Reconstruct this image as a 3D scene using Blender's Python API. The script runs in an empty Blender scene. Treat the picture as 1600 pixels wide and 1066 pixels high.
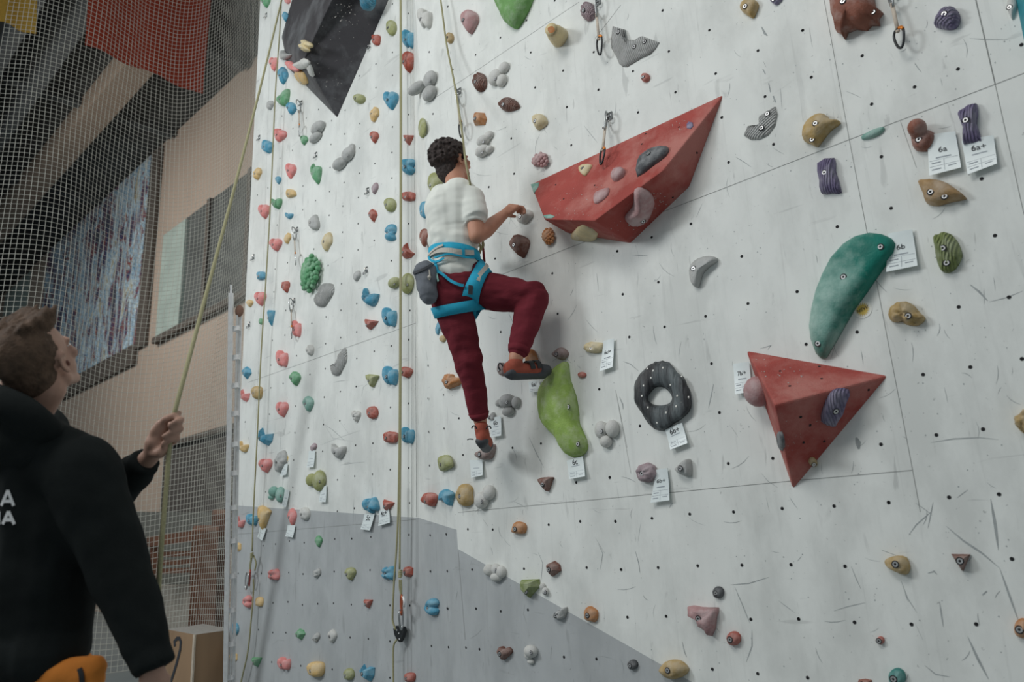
import bpy, bmesh, math, random
from mathutils import Vector, Matrix, noise
from mathutils.bvhtree import BVHTree

C = bpy.context.scene.collection
S = bpy.context.scene
random.seed(7)
PI = math.pi

# ------------------------------------------------------------------ camera
RX = Vector((.71395438, .69883796, -.04352749))      # camera right
RU = Vector((.21166648, -.15615273, .96478683))      # camera up
RB = Vector((.66743272, -.6980271, -.2594065))       # camera back
F = 1191.92
D = 2.9
O = Vector((0, -D, 0))
cd = bpy.data.cameras.new('camera')
cam = bpy.data.objects.new('camera', cd)
C.objects.link(cam)
M = Matrix((RX, RU, RB)).transposed().to_4x4()
M.translation = O
cam.matrix_world = M
cd.sensor_width = 36
cd.lens = F / 1600 * 36
cd.clip_end = 200
cd.dof.use_dof = True
cd.dof.focus_distance = 4.1
cd.dof.aperture_fstop = 2.8
S.camera = cam

# ------------------------------------------------------------------ light
w = bpy.data.worlds.new('world')
S.world = w
w.use_nodes = True
w.node_tree.nodes['Background'].inputs[0].default_value = (.86, .95, 1.0, 1)
w.node_tree.nodes['Background'].inputs[1].default_value = .25
S.view_settings.view_transform = 'Standard'
S.view_settings.look = 'None'
S.view_settings.gamma = 1
S.view_settings.use_curve_mapping = False
S.view_settings.exposure = 0


def area(name, loc, to, size, power, col):
    l = bpy.data.lights.new(name, 'AREA')
    l.shape = 'RECTANGLE'
    l.size, l.size_y = size
    l.energy = power
    l.color = col
    o = bpy.data.objects.new(name, l)
    C.objects.link(o)
    o.location = loc
    o.rotation_euler = (Vector(to) - Vector(loc)).to_track_quat('-Z', 'Y').to_euler()
    return o


area('daylight_high', (-2.0, -5.6, 6.2), (-2.6, 0, 1.2), (3.2, 2.2), 165, (1, .985, .95))
area('daylight_hall', (-6.6, -6.6, 4.4), (-3.6, 0, 1.2), (1.8, 1.5), 190, (.93, .98, 1))
area('hall_light', (-19, -2.5, 8.5), (-17, 5, 4), (6, 3), 520, (1, .93, .85))


# ------------------------------------------------------------------ projection helpers (image point -> place in the room)
def ray(px, py):
    return RX * (px - 800) + RU * (533 - py) - RB * F


def at(px, py, y=0.):
    d = ray(px, py)
    return O + d * ((y + D) / d.y)


def atx(px, py, x):
    d = ray(px, py)
    return O + d * (x / d.x)


def atd(px, py, dep):
    return O + ray(px, py) * (dep / F)


def onplane(px, py, p, n):
    d = ray(px, py)
    return O + d * ((p - O).dot(n) / d.dot(n))


# ------------------------------------------------------------------ object helpers
def tag(o, label=None, cat=None, group=None, kind=None):
    if label: o['label'] = label
    if cat: o['category'] = cat
    if group: o['group'] = group
    if kind: o['kind'] = kind
    return o


def empty(name, loc, label=None, cat=None, group=None):
    o = bpy.data.objects.new(name, None)
    C.objects.link(o)
    o.location = loc
    o.empty_display_size = .05
    return tag(o, label, cat, group)


def worldof(o):
    v = Vector(o.location)
    while o.parent:
        o = o.parent
        v += Vector(o.location)
    return v


def mesh(name, verts, faces, mats, parent=None, loc=None, smooth=True, fm=None):
    """verts in world coordinates; origin put at loc"""
    if loc is None:
        loc = Vector((0, 0, 0)) if parent is None else worldof(parent)
        if parent is None and verts:
            a = Vector(verts[0])
            loc = sum((Vector(v) for v in verts), Vector()) / len(verts)
    loc = Vector(loc)
    me = bpy.data.meshes.new(name)
    me.from_pydata([tuple(Vector(v) - loc) for v in verts], [], faces)
    if not isinstance(mats, (list, tuple)): mats = [mats]
    for m in mats: me.materials.append(m)
    me.polygons.foreach_set('use_smooth', [smooth] * len(me.polygons))
    if fm: me.polygons.foreach_set('material_index', fm)
    me.update()
    o = bpy.data.objects.new(name, me)
    C.objects.link(o)
    if parent:
        o.parent = parent
        o.location = loc - worldof(parent)
    else:
        o.location = loc
    return o


class MB:
    def __init__(s):
        s.v = []; s.f = []; s.m = []; s.mi = 0

    def add(s, vs, fs):
        k = len(s.v)
        s.v += [Vector(v) for v in vs]
        s.f += [tuple(i + k for i in f) for f in fs]
        s.m += [s.mi] * len(fs)

    def box(s, c, dx, dy, dz, ax=None):
        """c centre; half sizes; ax = 3 axes"""
        ax = ax or (Vector((1, 0, 0)), Vector((0, 1, 0)), Vector((0, 0, 1)))
        vs = [Vector(c) + ax[0] * dx * i + ax[1] * dy * j + ax[2] * dz * k for i in (-1, 1) for j in (-1, 1) for k in (-1, 1)]
        s.add(vs, [(0, 1, 3, 2), (4, 6, 7, 5), (0, 4, 5, 1), (2, 3, 7, 6), (0, 2, 6, 4), (1, 5, 7, 3)])

    def bar(s, p, q, wa, wb, up=Vector((0, 0, 1))):
        p = Vector(p); q = Vector(q)
        a = (q - p)
        L = a.length
        a.normalize()
        b = a.cross(up)
        if b.length < 1e-3: b = a.cross(Vector((0, 1, 0)))
        b.normalize()
        c = b.cross(a)
        s.box((p + q) / 2, L / 2, wa / 2, wb / 2, (a, b, c))

    def tube(s, pts, r, n=8, closed=False):
        pts = [Vector(p) for p in pts]
        N = len(pts)
        rs = r if isinstance(r, (list, tuple)) else [r] * N
        k = len(s.v)
        t0 = None
        b = None
        for i, p in enumerate(pts):
            if closed:
                t = pts[(i + 1) % N] - pts[i - 1]
            else:
                t = pts[min(i + 1, N - 1)] - pts[max(i - 1, 0)]
            t.normalize()
            if b is None:
                b = t.cross(Vector((.31, .52, .79))).normalized()
            else:
                b = (b - t * b.dot(t)).normalized()
            c = t.cross(b)
            for j in range(n):
                a = 2 * PI * j / n
                s.v.append(p + (b * math.cos(a) + c * math.sin(a)) * rs[i])
        for i in range(N if closed else N - 1):
            for j in range(n):
                a0 = k + i * n + j
                a1 = k + i * n + (j + 1) % n
                b0 = k + ((i + 1) % N) * n + j
                b1 = k + ((i + 1) % N) * n + (j + 1) % n
                s.f.append((a0, a1, b1, b0)); s.m.append(s.mi)
        if not closed:
            s.f.append(tuple(k + j for j in range(n))[::-1]); s.m.append(s.mi)
            s.f.append(tuple(k + (N - 1) * n + j for j in range(n))); s.m.append(s.mi)

    def ell(s, c, r, ax=None, seg=14, rings=9):
        ax = ax or (Vector((1, 0, 0)), Vector((0, 1, 0)), Vector((0, 0, 1)))
        if not isinstance(r, (tuple, list)): r = (r, r, r)
        c = Vector(c)
        vs = []
        for i in range(rings + 1):
            th = PI * i / rings
            for j in range(seg):
                ph = 2 * PI * j / seg
                vs.append(c + ax[0] * r[0] * math.sin(th) * math.cos(ph) + ax[1] * r[1] * math.sin(th) * math.sin(ph) + ax[2] * r[2] * math.cos(th))
        fs = []
        for i in range(rings):
            for j in range(seg):
                a = i * seg + j; b = i * seg + (j + 1) % seg
                fs.append((a, a + seg, b + seg, b))
        s.add(vs, fs)

    def cap(s, p0, r0, p1, r1, flat0=False, flat1=False, n=16):
        p0 = Vector(p0); p1 = Vector(p1)
        if not flat0: s.ell(p0, r0)
        if not flat1: s.ell(p1, r1)
        s.tube([p0, p1], [r0, r1], n)

    def obj(s, name, mats, parent=None, smooth=True, loc=None):
        return mesh(name, s.v, s.f, mats, parent, loc, smooth, s.m)


def blob(name, mb, voxel, mat, parent, sm=4, disp=None, loc=None):
    """union of closed shapes remeshed into one continuous smooth surface"""
    me = bpy.data.meshes.new('t')
    me.from_pydata([tuple(v) for v in mb.v], [], mb.f)
    bm = bmesh.new(); bm.from_mesh(me)
    bmesh.ops.remove_doubles(bm, verts=bm.verts, dist=1e-6)
    bmesh.ops.recalc_face_normals(bm, faces=bm.faces)
    bm.to_mesh(me); bm.free()
    t = bpy.data.objects.new('t', me)
    C.objects.link(t)
    m = t.modifiers.new('r', 'REMESH'); m.mode = 'VOXEL'; m.voxel_size = voxel; m.use_smooth_shade = True
    if sm:
        m = t.modifiers.new('s', 'SMOOTH'); m.factor = .5; m.iterations = sm
    dg = bpy.context.evaluated_depsgraph_get()
    me2 = bpy.data.meshes.new_from_object(t.evaluated_get(dg))
    bpy.data.objects.remove(t)
    vs = [v.co.copy() for v in me2.vertices]
    if disp:
        ns = [v.normal.copy() for v in me2.vertices]
        vs = [v + n * disp(v) for v, n in zip(vs, ns)]
    fs = [tuple(p.vertices) for p in me2.polygons]
    bpy.data.meshes.remove(me2)
    o = mesh(name, vs, fs, mat, parent, loc)
    bvh = BVHTree.FromPolygons(vs, fs)
    return o, bvh


# ------------------------------------------------------------------ materials
def lin(c):
    return tuple(((x / 255) / 12.92 if x / 255 < .04045 else ((x / 255 + .055) / 1.055) ** 2.4) for x in c)


KL = .58     # how bright the room light makes a white surface in the photograph


def mat(name, rgb, rough=.6, metal=0, chalk=0, nscale=30, bump=0, bscale=60, var=.12, chalkcol=(205, 205, 200), stretch=None, spec=.4):
    m = bpy.data.materials.new(name)
    m.use_nodes = True
    nt = m.node_tree
    b = nt.nodes['Principled BSDF']
    b.inputs['Roughness'].default_value = rough
    b.inputs['Metallic'].default_value = metal
    b.inputs['Specular IOR Level'].default_value = spec
    c = [min(.9, x / KL) for x in lin(rgb)]
    tc = nt.nodes.new('ShaderNodeTexCoord')
    mp = nt.nodes.new('ShaderNodeMapping')
    nt.links.new(tc.outputs['Object'], mp.inputs[0])
    if stretch: mp.inputs['Scale'].default_value = stretch
    n1 = nt.nodes.new('ShaderNodeTexNoise'); n1.inputs['Scale'].default_value = nscale; n1.inputs['Detail'].default_value = 5
    nt.links.new(mp.outputs[0], n1.inputs['Vector'])
    r = nt.nodes.new('ShaderNodeValToRGB')
    r.color_ramp.elements[0].position = .3; r.color_ramp.elements[1].position = .7
    r.color_ramp.elements[0].color = tuple(x * (1 - var) for x in c) + (1,)
    r.color_ramp.elements[1].color = tuple(min(.92, x * (1 + var)) for x in c) + (1,)
    nt.links.new(n1.outputs['Fac'], r.inputs[0])
    out = r.outputs[0]
    if chalk:
        n2 = nt.nodes.new('ShaderNodeTexNoise'); n2.inputs['Scale'].default_value = nscale * .45; n2.inputs['Detail'].default_value = 8
        n2.inputs['Roughness'].default_value = .65
        nt.links.new(mp.outputs[0], n2.inputs['Vector'])
        r2 = nt.nodes.new('ShaderNodeValToRGB')
        r2.color_ramp.elements[0].position = .46; r2.color_ramp.elements[1].position = .62
        r2.color_ramp.elements[0].color = (0, 0, 0, 1); r2.color_ramp.elements[1].color = (chalk, chalk, chalk, 1)
        nt.links.new(n2.outputs['Fac'], r2.inputs[0])
        mx = nt.nodes.new('ShaderNodeMix'); mx.data_type = 'RGBA'
        nt.links.new(r2.outputs[0], mx.inputs[0]); nt.links.new(out, mx.inputs[6])
        mx.inputs[7].default_value = tuple(min(.9, x / KL) for x in lin(chalkcol)) + (1,)
        out = mx.outputs[2]
    nt.links.new(out, b.inputs['Base Color'])
    if bump:
        n3 = nt.nodes.new('ShaderNodeTexNoise'); n3.inputs['Scale'].default_value = bscale; n3.inputs['Detail'].default_value = 4
        nt.links.new(mp.outputs[0], n3.inputs['Vector'])
        bp = nt.nodes.new('ShaderNodeBump'); bp.inputs['Strength'].default_value = bump; bp.inputs['Distance'].default_value = .01
        nt.links.new(n3.outputs['Fac'], bp.inputs['Height']); nt.links.new(bp.outputs[0], b.inputs['Normal'])
    return m


HC = dict(blue=(54, 132, 164), pink=(204, 112, 108), red=(158, 66, 50), green=(78, 142, 96), yellow=(196, 160, 96),
          olive=(136, 140, 84), grey=(150, 151, 149), white=(176, 176, 170), tan=(162, 132, 76), brown=(104, 62, 50),
          orange=(168, 104, 52), ochre=(152, 118, 74), purple=(98, 88, 122), teal=(28, 112, 104), darkgrey=(70, 72, 76), rose=(158, 116, 116),
          cream=(186, 168, 124), terracotta=(126, 70, 52), mint=(104, 150, 136), lime=(126, 156, 66), moss=(112, 126, 66),
          greybrown=(122, 100, 94), blackish=(48, 50, 52), leaf=(92, 140, 72), mauve=(140, 118, 124))
HC = {k: tuple(int((x * .84 + (sum(v) / 3) * .16) * .95) for x in v) for k, v in HC.items()}
HM = {k: mat('hold_' + k, v,   .62, chalk=.65, nscale=26, bump=.25, bscale=120, chalkcol=tuple(int(x * .45 + 92) for x in v)) for k, v in HC.items()}


RIB = {}


def ribmat(col, ang):
    """the hold's colour with carved grooves running across it"""
    key = (col, ang)
    if key in RIB: return RIB[key]
    m = HM[col].copy(); m.name = 'hold_%s_grooved' % col
    nt = m.node_tree; b = nt.nodes['Principled BSDF']
    tc = [n for n in nt.nodes if n.type == 'TEX_COORD'][0]
    mp = nt.nodes.new('ShaderNodeMapping'); mp.inputs['Rotation'].default_value = (0, math.radians(ang), 0)
    nt.links.new(tc.outputs['Object'], mp.inputs[0])
    wv = nt.nodes.new('ShaderNodeTexWave'); wv.bands_direction = 'X'; wv.inputs['Scale'].default_value = 32; wv.inputs['Distortion'].default_value = 3.0; wv.inputs['Detail'].default_value = 2; wv.inputs['Detail Scale'].default_value = .35
    nt.links.new(mp.outputs[0], wv.inputs['Vector'])
    bp = nt.nodes.new('ShaderNodeBump'); bp.inputs['Strength'].default_value = .8; bp.inputs['Distance'].default_value = .006
    nt.links.new(wv.outputs['Fac'], bp.inputs['Height']); nt.links.new(bp.outputs[0], b.inputs['Normal'])
    src = b.inputs['Base Color'].links[0].from_socket
    r_ = nt.nodes.new('ShaderNodeValToRGB'); r_.color_ramp.elements[0].position = 0; r_.color_ramp.elements[1].position = .35
    r_.color_ramp.elements[0].color = (.72, .72, .72, 1); r_.color_ramp.elements[1].color = (1, 1, 1, 1)
    nt.links.new(wv.outputs['Fac'], r_.inputs[0])
    mx = nt.nodes.new('ShaderNodeMix'); mx.data_type = 'RGBA'; mx.blend_type = 'MULTIPLY'; mx.inputs[0].default_value = 1
    nt.links.new(src, mx.inputs[6]); nt.links.new(r_.outputs[0], mx.inputs[7]); nt.links.new(mx.outputs[2], b.inputs['Base Color'])
    RIB[key] = m
    return m


m_bolt = mat('bolt_steel', (165, 165, 165), .35, .8)
m_dark = mat('dark_hole', (22, 22, 24), .8, var=.02)
m_scuff = mat('rubber_scuff', (132, 136, 136), .8, var=.12, nscale=60)
m_seam = mat('panel_seam', (112, 114, 112), .8)
m_steel = mat('steel', (140, 142, 142), .3, .9)
m_alu = mat('aluminium', (214, 218, 220), .45, .25)
m_black = mat('black_metal', (34, 36, 38), .35, .2)
m_rope = mat('rope', (130, 127, 98), .85, nscale=260, var=.22, bump=.3, bscale=300)
m_sling = mat('sling_webbing', (160, 150, 138), .9, nscale=80)
m_orange = mat('orange_gate', (190, 112, 44), .3, .5)
m_paper = mat('laminated_card', (184, 192, 195), .3, var=.03, spec=.4)
m_ink = mat('ink', (40, 42, 46), .6, var=.02)
m_inkgrey = mat('grey_ink', (128, 134, 140), .6, var=.02)


def wallmat(name, rgb):
    m = mat(name, rgb, .5, chalk=.55, nscale=4.5, var=.05, chalkcol=tuple(int(x * .88) for x in rgb), spec=.25, stretch=(1.6, 1, .8))
    nt = m.node_tree
    b = nt.nodes['Principled BSDF']
    src = b.inputs['Base Color'].links[0].from_socket
    tc = [n for n in nt.nodes if n.type == 'TEX_COORD'][0]
    prev = src
    for sc, rot, lo, hi, amt in (((26, 1, .9), 0, .60, .72, .10), ((9, 1, 1.6), .5, .665, .72, .22), ((2, 1, 14), -.5, .67, .72, .2), ((14, 1, 2.5), -.15, .665, .71, .25), ((40, 1, 40), 0, .70, .73, .4)):
        mp = nt.nodes.new('ShaderNodeMapping'); mp.inputs['Scale'].default_value = sc; mp.inputs['Rotation'].default_value = (0, rot, 0)
        nt.links.new(tc.outputs['Object'], mp.inputs[0])
        n = nt.nodes.new('ShaderNodeTexNoise'); n.inputs['Scale'].default_value = 1.6; n.inputs['Detail'].default_value = 6; n.inputs['Distortion'].default_value = .6
        nt.links.new(mp.outputs[0], n.inputs['Vector'])
        r = nt.nodes.new('ShaderNodeValToRGB')
        r.color_ramp.elements[0].position = lo; r.color_ramp.elements[1].position = hi
        r.color_ramp.elements[0].color = (0, 0, 0, 1); r.color_ramp.elements[1].color = (amt, amt, amt, 1)
        nt.links.new(n.outputs['Fac'], r.inputs[0])
        mx = nt.nodes.new('ShaderNodeMix'); mx.data_type = 'RGBA'
        nt.links.new(r.outputs[0], mx.inputs[0]); nt.links.new(prev, mx.inputs[6])
        mx.inputs[7].default_value = (.16, .165, .165, 1)
        prev = mx.outputs[2]
    nt.links.new(prev, b.inputs['Base Color'])
    return m


m_wall = wallmat('painted_plywood_white', (186, 188, 185))
m_grey = wallmat('painted_plywood_grey', (146, 149, 150))

# ------------------------------------------------------------------ the climbing wall
YB = .15                                   # the left section stands a little further back
XL = -6.2
xe = at(655, 888, YB).x                    # right edge of the left section
creasepx = [(640, -260), (648, 0), (656, 115), (661, 165), (664, 220), (690, 530), (702, 750), (713.5, 828), (715.5, 858), (727, 1000), (733, 1066), (742, 1180)]
cr = [at(a, b, 0) for a, b in creasepx]
ZT = 7.2; ZB = -1.3
zl1 = at(367, 790, YB).z; zl2 = at(648, 810, YB).z
cg = cr[7]                                  # grey meets the fold here (facet side)
ch = cr[8]                                  # and here on the right section
p2 = at(1081, 1066, 0)
sl = (ch.z - p2.z) / (ch.x - p2.x)
XR = 1.6
xk = ch.x + (ZB - ch.z) / sl
wb = MB()
# left section: white, grey
wb.mi = 0
wb.add([(XL, YB, ZT), (XL, YB, zl1), (xe, YB, zl2), (xe, YB, ZT)], [(0, 1, 2, 3)])
wb.mi = 1
wb.add([(XL, YB, zl1), (XL, YB, ZB), (xe, YB, ZB), (xe, YB, zl2)], [(0, 1, 2, 3)])
# fold between the sections
top = Vector((cr[0].x, 0, ZT)); bot = Vector((cr[-1].x, 0, ZB))
for a, b in zip([top] + cr, cr + [bot]):
    ea = Vector((xe, YB, a.z)); eb = Vector((xe, YB, b.z))
    if b is cr[7]: eb = Vector((xe, YB, zl2))
    if a is cr[7]: ea = Vector((xe, YB, zl2))
    wb.mi = 1 if (a.z <= cg.z + 1e-6) else 0
    wb.add([ea, eb, b, a], [(0, 1, 2, 3)])
# right section
wb.mi = 0
poly = [top] + cr[:9] + [Vector((xk, 0, ZB)), Vector((XR, 0, ZB)), Vector((XR, 0, ZT))]
wb.add(poly, [tuple(range(len(poly)))])
wb.mi = 1
poly = cr[8:] + [bot, Vector((xk, 0, ZB))]
wb.add(poly, [tuple(range(len(poly)))])
# edge and back of the wall
wb.mi = 0
wb.add([(XL, YB, ZT), (XL, YB + .12, ZT), (XL, YB + .12, ZB), (XL, YB, ZB), (XR, YB + .12, ZT), (XR, YB + .12, ZB), (XR, 0, ZT), (XR, 0, ZB)],
       [(0, 1, 2, 3), (1, 4, 5, 2), (4, 6, 7, 5)])
WBVH = BVHTree.FromPolygons(wb.v, wb.f)


def hit(px, py, bvh=None):
    d = ray(px, py).normalized()
    h = (bvh or WBVH).ray_cast(O, d)
    if h[0] is None: return None
    n = h[1]
    if n.dot(d) > 0: n = -n
    return h[0], n


# bolt sockets of the wall
nuts = {
 (640, 0, 4.847): [(290,50),(149,394),(500,417),(688,285),(886,155),(918,398),(328,529),(1163,535),(951,663),(1191,811),(1395,395),(1431,680),(1099,5),(178,863),(770,1048)],
 (900, 0, 4.444): [(602,73),(926,210),(645,357),(396,495),(156,624),(970,511),(691,641),(431,781),(1264,352),(1573,211),(1313,671),(1013,816),(1372,1003)],
 (820, 130, 3.947): [(64,27),(455,41),(260,148),(287,383),(485,275),(1215,212),(1257,489),(1025,868),(783,951),(570,1037)],
 (1240, 0, 4.264): [(61,203),(118,515),(457,372),(806,580),(520,694),(1095,460),(585,1045),(1518,299)],
 (1240, 230, 3.675): [(560,351),(1080,182),(251,457),(1156,508),(1237,862),(948,918),(20,830),(365,1062)],
 (1240, 500, 3.675): [(72,140),(744,314),(1015,271),(1312,224),(502,715),(820,661),(1088,628),(546,1049),(893,1019),(1180,1002)],
 (1240, 780, 3.728): [(236,41),(554,20),(300,392),(1272,349),(30,699),(355,718),(687,730),(1064,729),(82,1041)],
 (940, 380, 4.1): [(101,52),(364,250),(136,328),(898,85),(1253,311),(938,387),(666,469),(404,537),(178,602),(704,772)],
 (940, 620, 4.44): [(818,110),(266,203),(879,464),(57,562),(1188,428),(612,815),(350,844),(916,800),(1253,776),(97,866)],
 (940, 840, 4.716): [(145,237),(417,222),(709,209),(1034,204),(1396,201),(191,588),(476,581),(1100,603),(1452,601),(817,971),(1151,1004)],
 (860, 480, 4.846): [(370,622)],
 (660, 530, 4.847): [(43,200),(160,422),(43,450),(277,600),(165,677),(47,702),(308,878),(54,958),(899,791),(683,824),(1340,380),(1420,1047),(229,59)],
 (640, 740, 3.27): [(298,285),(425,287),(711,262),(872,245),(1051,244),(1022,20),(852,46),(320,491),(585,487),(905,481),(1081,491),(105,315),(187,310),(106,499),(192,498),(195,690),(340,691),(466,705),(605,697),(112,882),(199,888),(288,890),(357,898),(789,938),(955,948)],
 (640, 190, 4.636): [(737,123),(757,378),(574,475),(620,993)],
 (640, 380, 5.92): [(1321,280),(1371,654),(843,822),(5,624)],
 (360, 0, 4.847): [(978,575),(1103,485),(1228,572),(1228,397),(1103,664),(870,835),(980,936),(1228,962),(867,1015),(767,914),(668,830),(1348,103),(1350,676),(1350,868),(575,895),(474,974),(392,880),(1228,30)],
 (360, 200, 4.847): [(762,125),(980,152),(1224,186),(1095,270),(756,299),(978,343),(1224,380),(862,414),(550,440),(752,482),(970,527),(645,551),(853,592),(748,662),(968,725),(850,790),(1090,853),(967,924),(633,918),(847,983),(1220,1006),(534,963),(1350,725),(470,170),(376,230),(285,455),(205,508),(548,620),(355,735)],
 (360, 400, 4.847): [(741,72),(842,211),(957,361),(838,411),(725,462),(617,511),(957,576),(836,619),(722,665),(1219,682),(1090,722),(719,855),(603,898),(953,990),(833,1028),(958,776),(1352,635),(1360,413),(413,600),(502,756),(400,967),(306,1000),(318,640),(330,273),(340,100),(433,52),(420,413),(307,828)],
 (360, 600, 4.847): [(711,101),(495,168),(1213,178),(829,279),(706,308),(590,334),(489,370),(949,465),(1080,450),(699,512),(480,577),(812,727),(942,699),(1076,684),(1211,650),(473,784),(939,943),(811,965),(1349,148),(1351,637),(1357,902),(296,230),(113,288),(268,818)],
 (340, 790, 3.861): [(707,202),(810,200),(925,190),(1155,177),(1283,180),(1380,175),(523,225),(350,233),(433,215),(430,405),(516,414),(704,399),(920,390),(1283,397),(125,410),(265,410),(335,588),(425,582),(512,600),(605,593),(700,590),(807,598),(1040,603),(1160,604),(1385,621),(247,750),(333,767),(413,768),(800,797),(910,805),(1040,820),(1290,848),(502,967),(692,989),(1040,1040),(327,945),(275,243)],
}
wb.mi = 2
for (ox, oy, sc), L in nuts.items():
    for (a, b) in L:
        h = hit(ox + a / sc, oy + b / sc)
        if not h: continue
        p, n = h
        p = p + n * .0012
        u = n.cross(Vector((0, 0, 1))).normalized(); v = u.cross(n)
        rr = .0066
        wb.add([p + u * math.cos(t * PI / 5) * rr + v * math.sin(t * PI / 5) * rr for t in range(10)], [tuple(range(10))])


def strip(mb, pts, wd, off=.0008, taper=False, bvh=None):
    """a thin flat mark lying on a surface along image points"""
    L = []
    for i in range(len(pts) - 1):
        k = max(1, int(math.hypot(pts[i + 1][0] - pts[i][0], pts[i + 1][1] - pts[i][1]) / 12))
        for j in range(k):
            t = j / k
            L.append((pts[i][0] * (1 - t) + pts[i + 1][0] * t, pts[i][1] * (1 - t) + pts[i + 1][1] * t))
    L.append(pts[-1])
    H = [hit(a, b, bvh) for a, b in L]
    H = [h for h in H if h]
    if len(H) < 2: return
    vs = []
    for i, (p, n) in enumerate(H):
        t = H[min(i + 1, len(H) - 1)][0] - H[max(i - 1, 0)][0]
        s = n.cross(t).normalized()
        ww = wd / 2 * ((math.sin(PI * (i + .3) / (len(H) - .4)) if taper else 1))
        vs += [p + n * off - s * ww, p + n * off + s * ww]
    mb.add(vs, [(2 * i, 2 * i + 1, 2 * i + 3, 2 * i + 2) for i in range(len(H) - 1)])


wb.mi = 3
for pts, wd in [(a_, b_ * .62) for a_, b_ in [([(692, 466), (880, 391), (1140, 291), (1328, 218), (1555, 132), (1604, 113)], .004), ([(664, 163), (720, 127), (800, 73), (905, 3)], .003),
                ([(716, 801), (940, 780), (1224, 753), (1426, 735)], .0035), ([(1286, -10), (1327, 218), (1381, 500), (1426, 735), (1438, 800)], .003),
                ([(1523, -8), (1555, 132)], .006), ([(1555, 132), (1600, 335)], .003), ([(1407, 190), (1432, 262)], .002),
                ([(376, 602), (650, 505)], .004), ([(372, 835), (650, 812)], .0035), ([(636, -8), (638, 500), (637, 1070)], .004),
                ([(641, -8), (644, 500), (643, 1070)], .003), ([(646, -8), (649, 500), (651, 808)], .004),
                ([(424, 5), (412, 400), (398, 700)], .003), ([(970, 8), (930, 60)], .003), ([(727, 1000), (716, 862)], .003), ([(980, 700), (962, 610), (986, 740)], .002)]]:
    strip(wb, pts, wd)
wb.mi = 4
marks = [([(1478, 822), (1505, 845), (1535, 865), (1562, 888)], .007), ([(1562, 888), (1577, 930), (1592, 972)], .006), ([(1512, 995), (1528, 1030), (1545, 1062)], .008),
         ([(1548, 780), (1555, 820), (1560, 860)], .009), ([(1455, 800), (1432, 820), (1420, 836)], .004), ([(1458, 785), (1450, 825)], .004),
         ([(1468, 940), (1474, 980)], .005), ([(1408, 908), (1418, 935), (1433, 958)], .003), ([(1445, 1040), (1462, 1054), (1484, 1058)], .004),
         ([(1303, 955), (1325, 948), (1352, 942)], .003), ([(1142, 914), (1170, 912), (1202, 902)], .004), ([(1175, 985), (1175, 1010), (1166, 1035)], .005),
         ([(1148, 917), (1162, 950), (1172, 975)], .004), ([(993, 862), (998, 880), (1000, 895)], .005), ([(1066, 1003), (1070, 1020), (1073, 1027)], .005),
         ([(1115, 600), (1111, 620), (1107, 638)], .005), ([(968, 620), (973, 632), (974, 640)], .006), ([(974, 565), (985, 569), (998, 580)], .004),
         ([(1188, 545), (1205, 540), (1200, 546)], .004), ([(827, 684), (838, 708), (850, 731)], .005), ([(1190, 42), (1195, 52), (1199, 56)], .01),
         ([(1192, 108), (1196, 116)], .007), ([(1201, 130), (1204, 144)], .008), ([(1208, 150), (1212, 160)], .01), ([(1516, 445), (1530, 456), (1543, 470)], .007),
         ([(1545, 472), (1570, 466), (1598, 455)], .003), ([(1338, 684), (1341, 692), (1342, 702)], .02), ([(1515, 60), (1545, 62), (1575, 62)], .003),
         ([(1454, 692), (1490, 686), (1530, 684), (1560, 687)], .004), ([(540, 690), (520, 672), (508, 664)], .004), ([(500, 696), (530, 684), (565, 672)], .002),
         ([(553, 690), (520, 685), (505, 660)], .002), ([(545, 678), (532, 660)], .002), ([(532, 727), (550, 724), (570, 722)], .003), ([(438, 703), (439, 675)], .003),
         ([(521, 598), (530, 596), (545, 594)], .003), ([(565, 620), (568, 605), (575, 600)], .003), ([(424, 1010), (435, 1000), (445, 1002)], .003),
         ([(552, 820), (553, 780)], .003), ([(1378, 860), (1400, 868)], .003), ([(1450, 896), (1460, 893), (1464, 898)], .006), ([(1535, 930), (1542, 924)], .007),
         ([(1330, 885), (1338, 905), (1345, 920)], .003), ([(823, 975), (818, 960), (820, 945)], .003), ([(841, 863), (848, 880), (846, 905)], .003),
         ([(935, 850), (942, 865), (938, 890)], .004), ([(1190, 740), (1200, 752), (1215, 762)], .002), ([(860, 1030), (862, 1010)], .004), ([(930, 840), (945, 865)], .002)]
for pts, wd in marks: strip(wb, pts, wd, .0006, True)
for i in range(170):
    x = random.uniform(700, 1590); y = random.uniform(300, 1060) if random.random() < .8 else random.uniform(20, 300)
    a = random.gauss(1.3, .7); l = random.uniform(8, 34)
    c = random.uniform(-.5, .5)
    pts = [(x + math.cos(a + c * t) * l * t, y + math.sin(a + c * t) * l * t) for t in (0, .33, .66, 1)]
    strip(wb, pts, random.uniform(.001, .003), .0006, True)
for i in range(620):
    x = random.uniform(400, 1595); y = random.uniform(5, 1060)
    h = hit(x, y)
    if not h or (x < 640 and i % 2): continue
    p, n = h
    p = p + n * .0008; u = n.cross(Vector((0, 0, 1))).normalized(); v = u.cross(n); rr = random.uniform(.001, .0028)
    wb.add([p + u * math.cos(t * PI / 3) * rr + v * math.sin(t * PI / 3) * rr for t in range(6)], [tuple(range(6))])
wall = wb.obj('wall_right', [m_wall, m_grey, m_dark, m_seam, m_scuff], smooth=False, loc=(0, 0, 0))
tag(wall, 'white plywood climbing wall with a grey painted base', kind='structure')

# ------------------------------------------------------------------ volumes
def tr0(L, ox, oy, s): return [(ox + a / s, oy + b / s) for a, b in L]


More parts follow.
